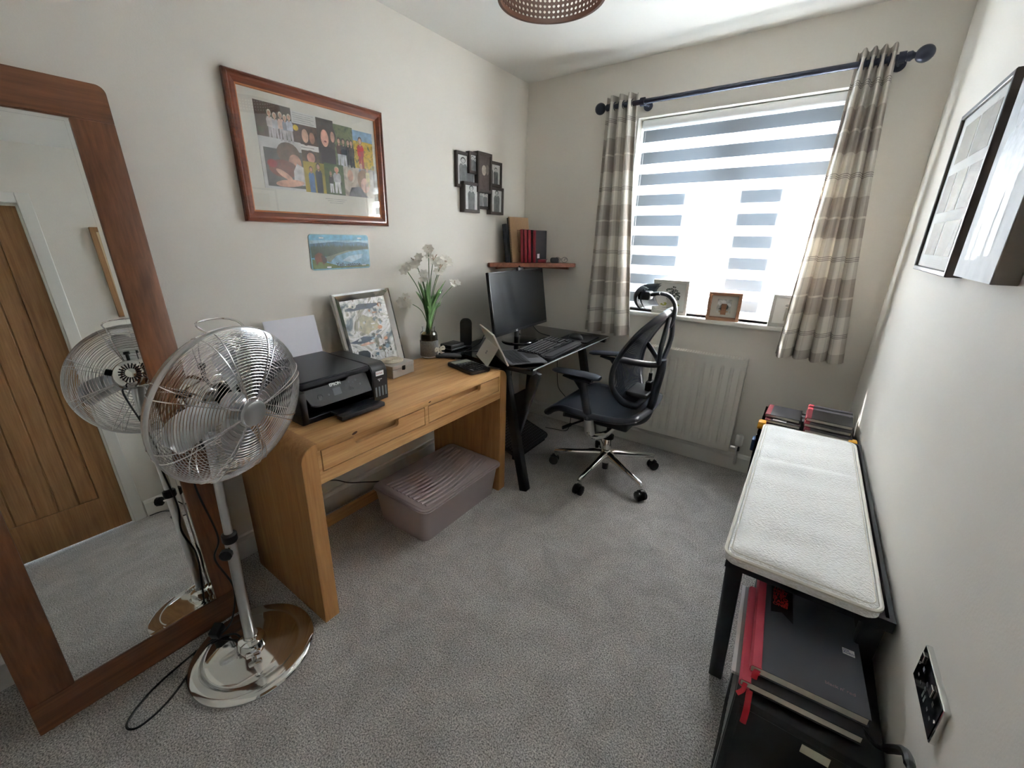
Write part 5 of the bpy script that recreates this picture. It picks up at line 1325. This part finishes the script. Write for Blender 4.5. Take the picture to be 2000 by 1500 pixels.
# ------------------------------------------------------------------ socket
so_ = thing('wall_socket', 'double wall socket with black face and chrome edge low on the right wall', 'socket', (RW, -1.99, .67))
Msk = MR(RW, -1.919, .634) @ Matrix.Diagonal((.95, .86, 1, 1))
obj('chrome_plate', box(B(), 0, .150, 0, .086, 0, .009, Msk, bev=.0015), CHROME, so_, 0)
fc = obj('black_insert', box(B(), .004, .146, .004, .082, .0085, .0098, Msk), BLACKG, so_, 0)
b = B()
for k in (0, 1):
    x = .036+k*.078
    box(b, x-.004, x+.004, .050, .058, .0098, .0102, Msk); box(b, x-.013, x-.006, .026, .031, .0098, .0102, Msk); box(b, x+.006, x+.013, .026, .031, .0098, .0102, Msk)
for x, y in ((.070, .040), (.070, .052)): lathe(b, [(0, .0102), (.005, .0100)], 10, Msk @ T(x, y, 0))
obj('pin_holes', b, GREYP, fc, 0)
for x in (.012, .090): obj('rocker_switch', box(B(), x, x+.013, .056, .076, .0095, .0130, Msk, bev=.001), CHROME, so_, 0)
for x in (.010, .140): obj('screw', lathe(B(), [(0, .0112), (.003, .0108), (.0032, .0098)], 12, Msk @ T(x, .043, 0)), CHROME, so_, 0)
b = B()
for x in (.068, .079): box(b, x, x+.006, .020, .034, .0097, .0103, Msk)
obj('usb_ports', b, GREYP, fc, 0)

# ------------------------------------------------------------------ right wall pictures
MB = MR(RW, -.762, 1.312)
pf2 = thing('multi_aperture_frame', 'large dark brown frame with seven mount openings on the right wall', 'picture', (RW, -1.0, 1.312))
W2, H2 = .482, .462
obj('frame', mitre(B(), W2, H2, [(0, .001), (0, .033), (.002, .035), (.012, .035), (.014, .033), (.014, .001)], MB), DKFRAME, pf2, 0)
mb2 = obj('mount_board', box(B(), .012, W2-.012, .012, H2-.012, .002, .027, MB), MATW, pf2, 0)
aps2 = [(.07, .22, .315, .42), (.24, .41, .315, .42), (.05, .155, .175, .285), (.175, .285, .175, .285), (.305, .43, .175, .285), (.07, .215, .05, .145), (.235, .41, .05, .145)]
for i, (a, c, e, g) in enumerate(aps2): obj('photo_print', box(B(), a, c, e, g, .0268, .0275, MB), mat('cream_print_%d' % i, rgb(162-4*(i % 3), 154-4*(i % 3), 136-3*(i % 2)), .5), pf2, 0)
obj('glazing', box(B(), .013, W2-.013, .013, H2-.013, .0290, .0296, MB), gm, pf2, 0)
MC_ = MR(RW, -1.352, 1.322)
cv = thing('canvas_print', 'pale grey figure canvas with deep taupe sides nearest on the right wall', 'picture', (RW, -1.48, 1.322))
obj('canvas_sides', box(B(), 0, .285, 0, .42, .001, .038, MC_, bev=.002), GREYCANVAS, cv, 0)
pc2 = obj('printed_face', box(B(), .001, .284, .001, .419, .0375, .0386, MC_), blotch('pale_canvas', [rgb(178, 182, 186), rgb(206, 208, 210), rgb(190, 194, 198)], 8, .6), cv, 0)
P = Print(MC_, .0388)
for x, y, h in ((.09, .04, .33), (.17, .05, .36)): P.person(x, y, h, (178, 180, 184), (160, 162, 166), (170, 174, 178), (182, 186, 190), .26)
P.done(pc2)
MD = MR(RW, -1.835, 1.345)
po2 = thing('oak_picture_frame', 'pale oak framed picture on the right wall seen only in the mirror', 'picture', (RW, -1.96, 1.345))
obj('frame', mitre(B(), .265, .575, [(0, .001), (0, .020), (.028, .020), (.028, .001)], MD), OAKDOOR, po2, 0)
obj('mount_board', box(B(), .026, .239, .026, .549, .001, .008, MD), mat('sand_mount', rgb(206, 186, 150), .7), po2, 0)
obj('print', box(B(), .055, .21, .055, .52, .0078, .0085, MD), MATW, po2, 0)

# ------------------------------------------------------------------ sill frames
def sill_frame(label, x, y, w, h, az, tiltb, fm, depth, fwid, kind):
    o = thing('sill_photo_frame', label, 'photo frame', (x, y, WZ0), 0, 'picture frames on the window sill')
    M = T(x, y, WZ0+.001) @ RZ(az) @ RX(-tiltb) @ frame((-w/2, 0, 0), (1, 0, 0), (0, 0, 1))
    obj('frame', mitre(B(), w, h, [(0, -.004), (0, depth), (.002, depth+.001), (fwid-.002, depth+.001), (fwid, depth), (fwid, -.004)], M), fm, o, 0)
    bk = obj('backing_print', box(B(), fwid-.001, w-fwid+.001, fwid-.001, h-fwid+.001, -.003, .001, M), MATW if kind != 'g' else MATBOARD, o, 0)
    P = Print(M, .0012)
    if kind == 'tree':
        rr = random.Random(4)
        for k in range(60): a_, r_ = rr.random()*6.28, rr.random()**.5; P.ell(((96, 104, 98), (130, 136, 128), (74, 82, 78))[k % 3], w*.56+w*.22*r_*math.cos(a_), h*.58+h*.22*r_*math.sin(a_), .006, .005, a_)
        P.rect((96, 100, 90), w*.55, w*.58, h*.26, h*.42)
        for k in range(16): P.ell((176, 180, 80), w*(.25+.5*rr.random()), h*(.24+.08*rr.random()), .007, .004)
        P.rect((130, 130, 130), w*.3, w*.7, h*.17, h*.18)
    elif kind == 'g':
        P.rect((206, 208, 200), w*.28, w*.72, h*.25, h*.75)
        for a_, c_ in ((.38, (226, 228, 226)), (.5, (236, 238, 236)), (.62, (222, 226, 224))): P.ell(c_, w*a_, h*.6, .012, .022, .4)
        P.ell((150, 156, 150), w*.46, h*.50, .016, .012, .6); P.ell((110, 116, 112), w*.56, h*.46, .012, .016, -.4); P.ell((128, 132, 128), w*.42, h*.42, .014, .006, .3); P.rect((206, 184, 150), w*.36, w*.64, h*.28, h*.33)
    else:
        P.ell((120, 122, 124), w*.56, h*.42, .020, .030); P.ell((80, 82, 84), w*.60, h*.36, .012, .02); P.ell((170, 172, 172), w*.5, h*.66, .018, .008)
    P.done(bk)
    obj('easel_strut', box(B(), w*.42, w*.58, .0, h*.6, -.010, -.006, M @ RX(.22)), fm, o, 0)
    return o
sill_frame('large white framed tree picture on the window sill behind the chair headrest', 1.130, .018, .215, .215, .0, -.10, WASHED, .018, .018, 'tree')
sill_frame('copper brown framed picture in the middle of the window sill', 1.448, -.012, .175, .168, .10, -.12, PINE, .024, .018, 'g')
sill_frame('white framed picture on the sill partly hidden by the right curtain', 1.765, -.008, .165, .178, .16, -.10, WASHED, .018, .016, 'd')

# ------------------------------------------------------------------ pendant lamp
LX, LY, LZ_, LR = 1.010, -1.445, 2.11, .162
la = thing('pendant_lamp', 'brown woven cane drum shade pendant lamp hanging from the ceiling', 'ceiling lamp', (LX, LY, RH))
b = B(); ncol, nrow, sh_ = 66, 12, .185
cell = sh_/nrow
for i in range(ncol):
    for j in range(nrow):
        P8 = ell(.5, .5, .30, .30, 8, PI/8)
        sq = [(1, .5), (1, 1), (.5, 1), (0, 1), (0, .5), (0, 0), (.5, 0), (1, 0)]
        def cyl(u, v, r=LR): a_ = 2*PI*(i+u)/ncol; return (LX+r*math.cos(a_), LY+r*math.sin(a_), LZ_+(j+v)*cell)
        inn = [b.verts.new(cyl(*p)) for p in P8]; ou = [b.verts.new(cyl(*p)) for p in sq]
        for k in range(8): b.faces.new((inn[k], inn[(k+1) % 8], ou[(k+1) % 8], ou[k]))
bmesh.ops.remove_doubles(b, verts=b.verts[:], dist=.0004); bmesh.ops.solidify(b, geom=b.faces[:], thickness=.0022)
shd = obj('cane_shade', b, CANE, la, 0)
lin = bpy.data.materials.new('translucent_liner'); lin.use_nodes = True
cm_ = lin.node_tree.nodes.new('ShaderNodeRGB'); cm_.outputs[0].default_value = rgb(246, 240, 230)
cloth_mix(lin.node_tree, lin.node_tree.nodes['Principled BSDF'], cm_.outputs[0], .6)
b = B(); lathe(b, [(LR+.004, LZ_+.002), (LR+.004, LZ_+sh_-.002)], 66, T(LX, LY, 0)); obj('inner_liner', b, lin, la, 60)
for z in (LZ_-.010, LZ_+sh_-.004):
    obj('rim_hoop', lathe(B(), [(LR-.003, z), (LR+.006, z), (LR+.007, z+.007), (LR+.006, z+.014), (LR-.003, z+.014), (LR-.003, z)], 66, T(LX, LY, 0)), CANERIM, la, 40)
b = B(); tube(b, [(LX, LY, LZ_+.16), (LX, LY, RH-.02)], .004, 8); lathe(b, [(0, RH-.03), (.03, RH-.028), (.045, RH-.004), (.045, RH)], 24, T(LX, LY, 0)); obj('flex_and_rose', b, WHITE, la)
b = B()
for k in range(3): a_ = 2*PI*k/3; tube(b, [(LX, LY, LZ_+.165), (LX+LR*math.cos(a_), LY+LR*math.sin(a_), LZ_+.175)], .002, 6)
obj('shade_spider', b, WHITE, la)
b = B(); lathe(b, [(0, .055), (.012, .058), (.028, .085), (.028, .10), (.016, .125), (.014, .15), (.02, .16), (.02, .175), (0, .175)], 24, T(LX, LY, LZ_)); 
obj('bulb', b, mat('warm_bulb', rgb(250, 244, 232), .3, emis=(1, .95, .88, 1), estr=3), la, 60)
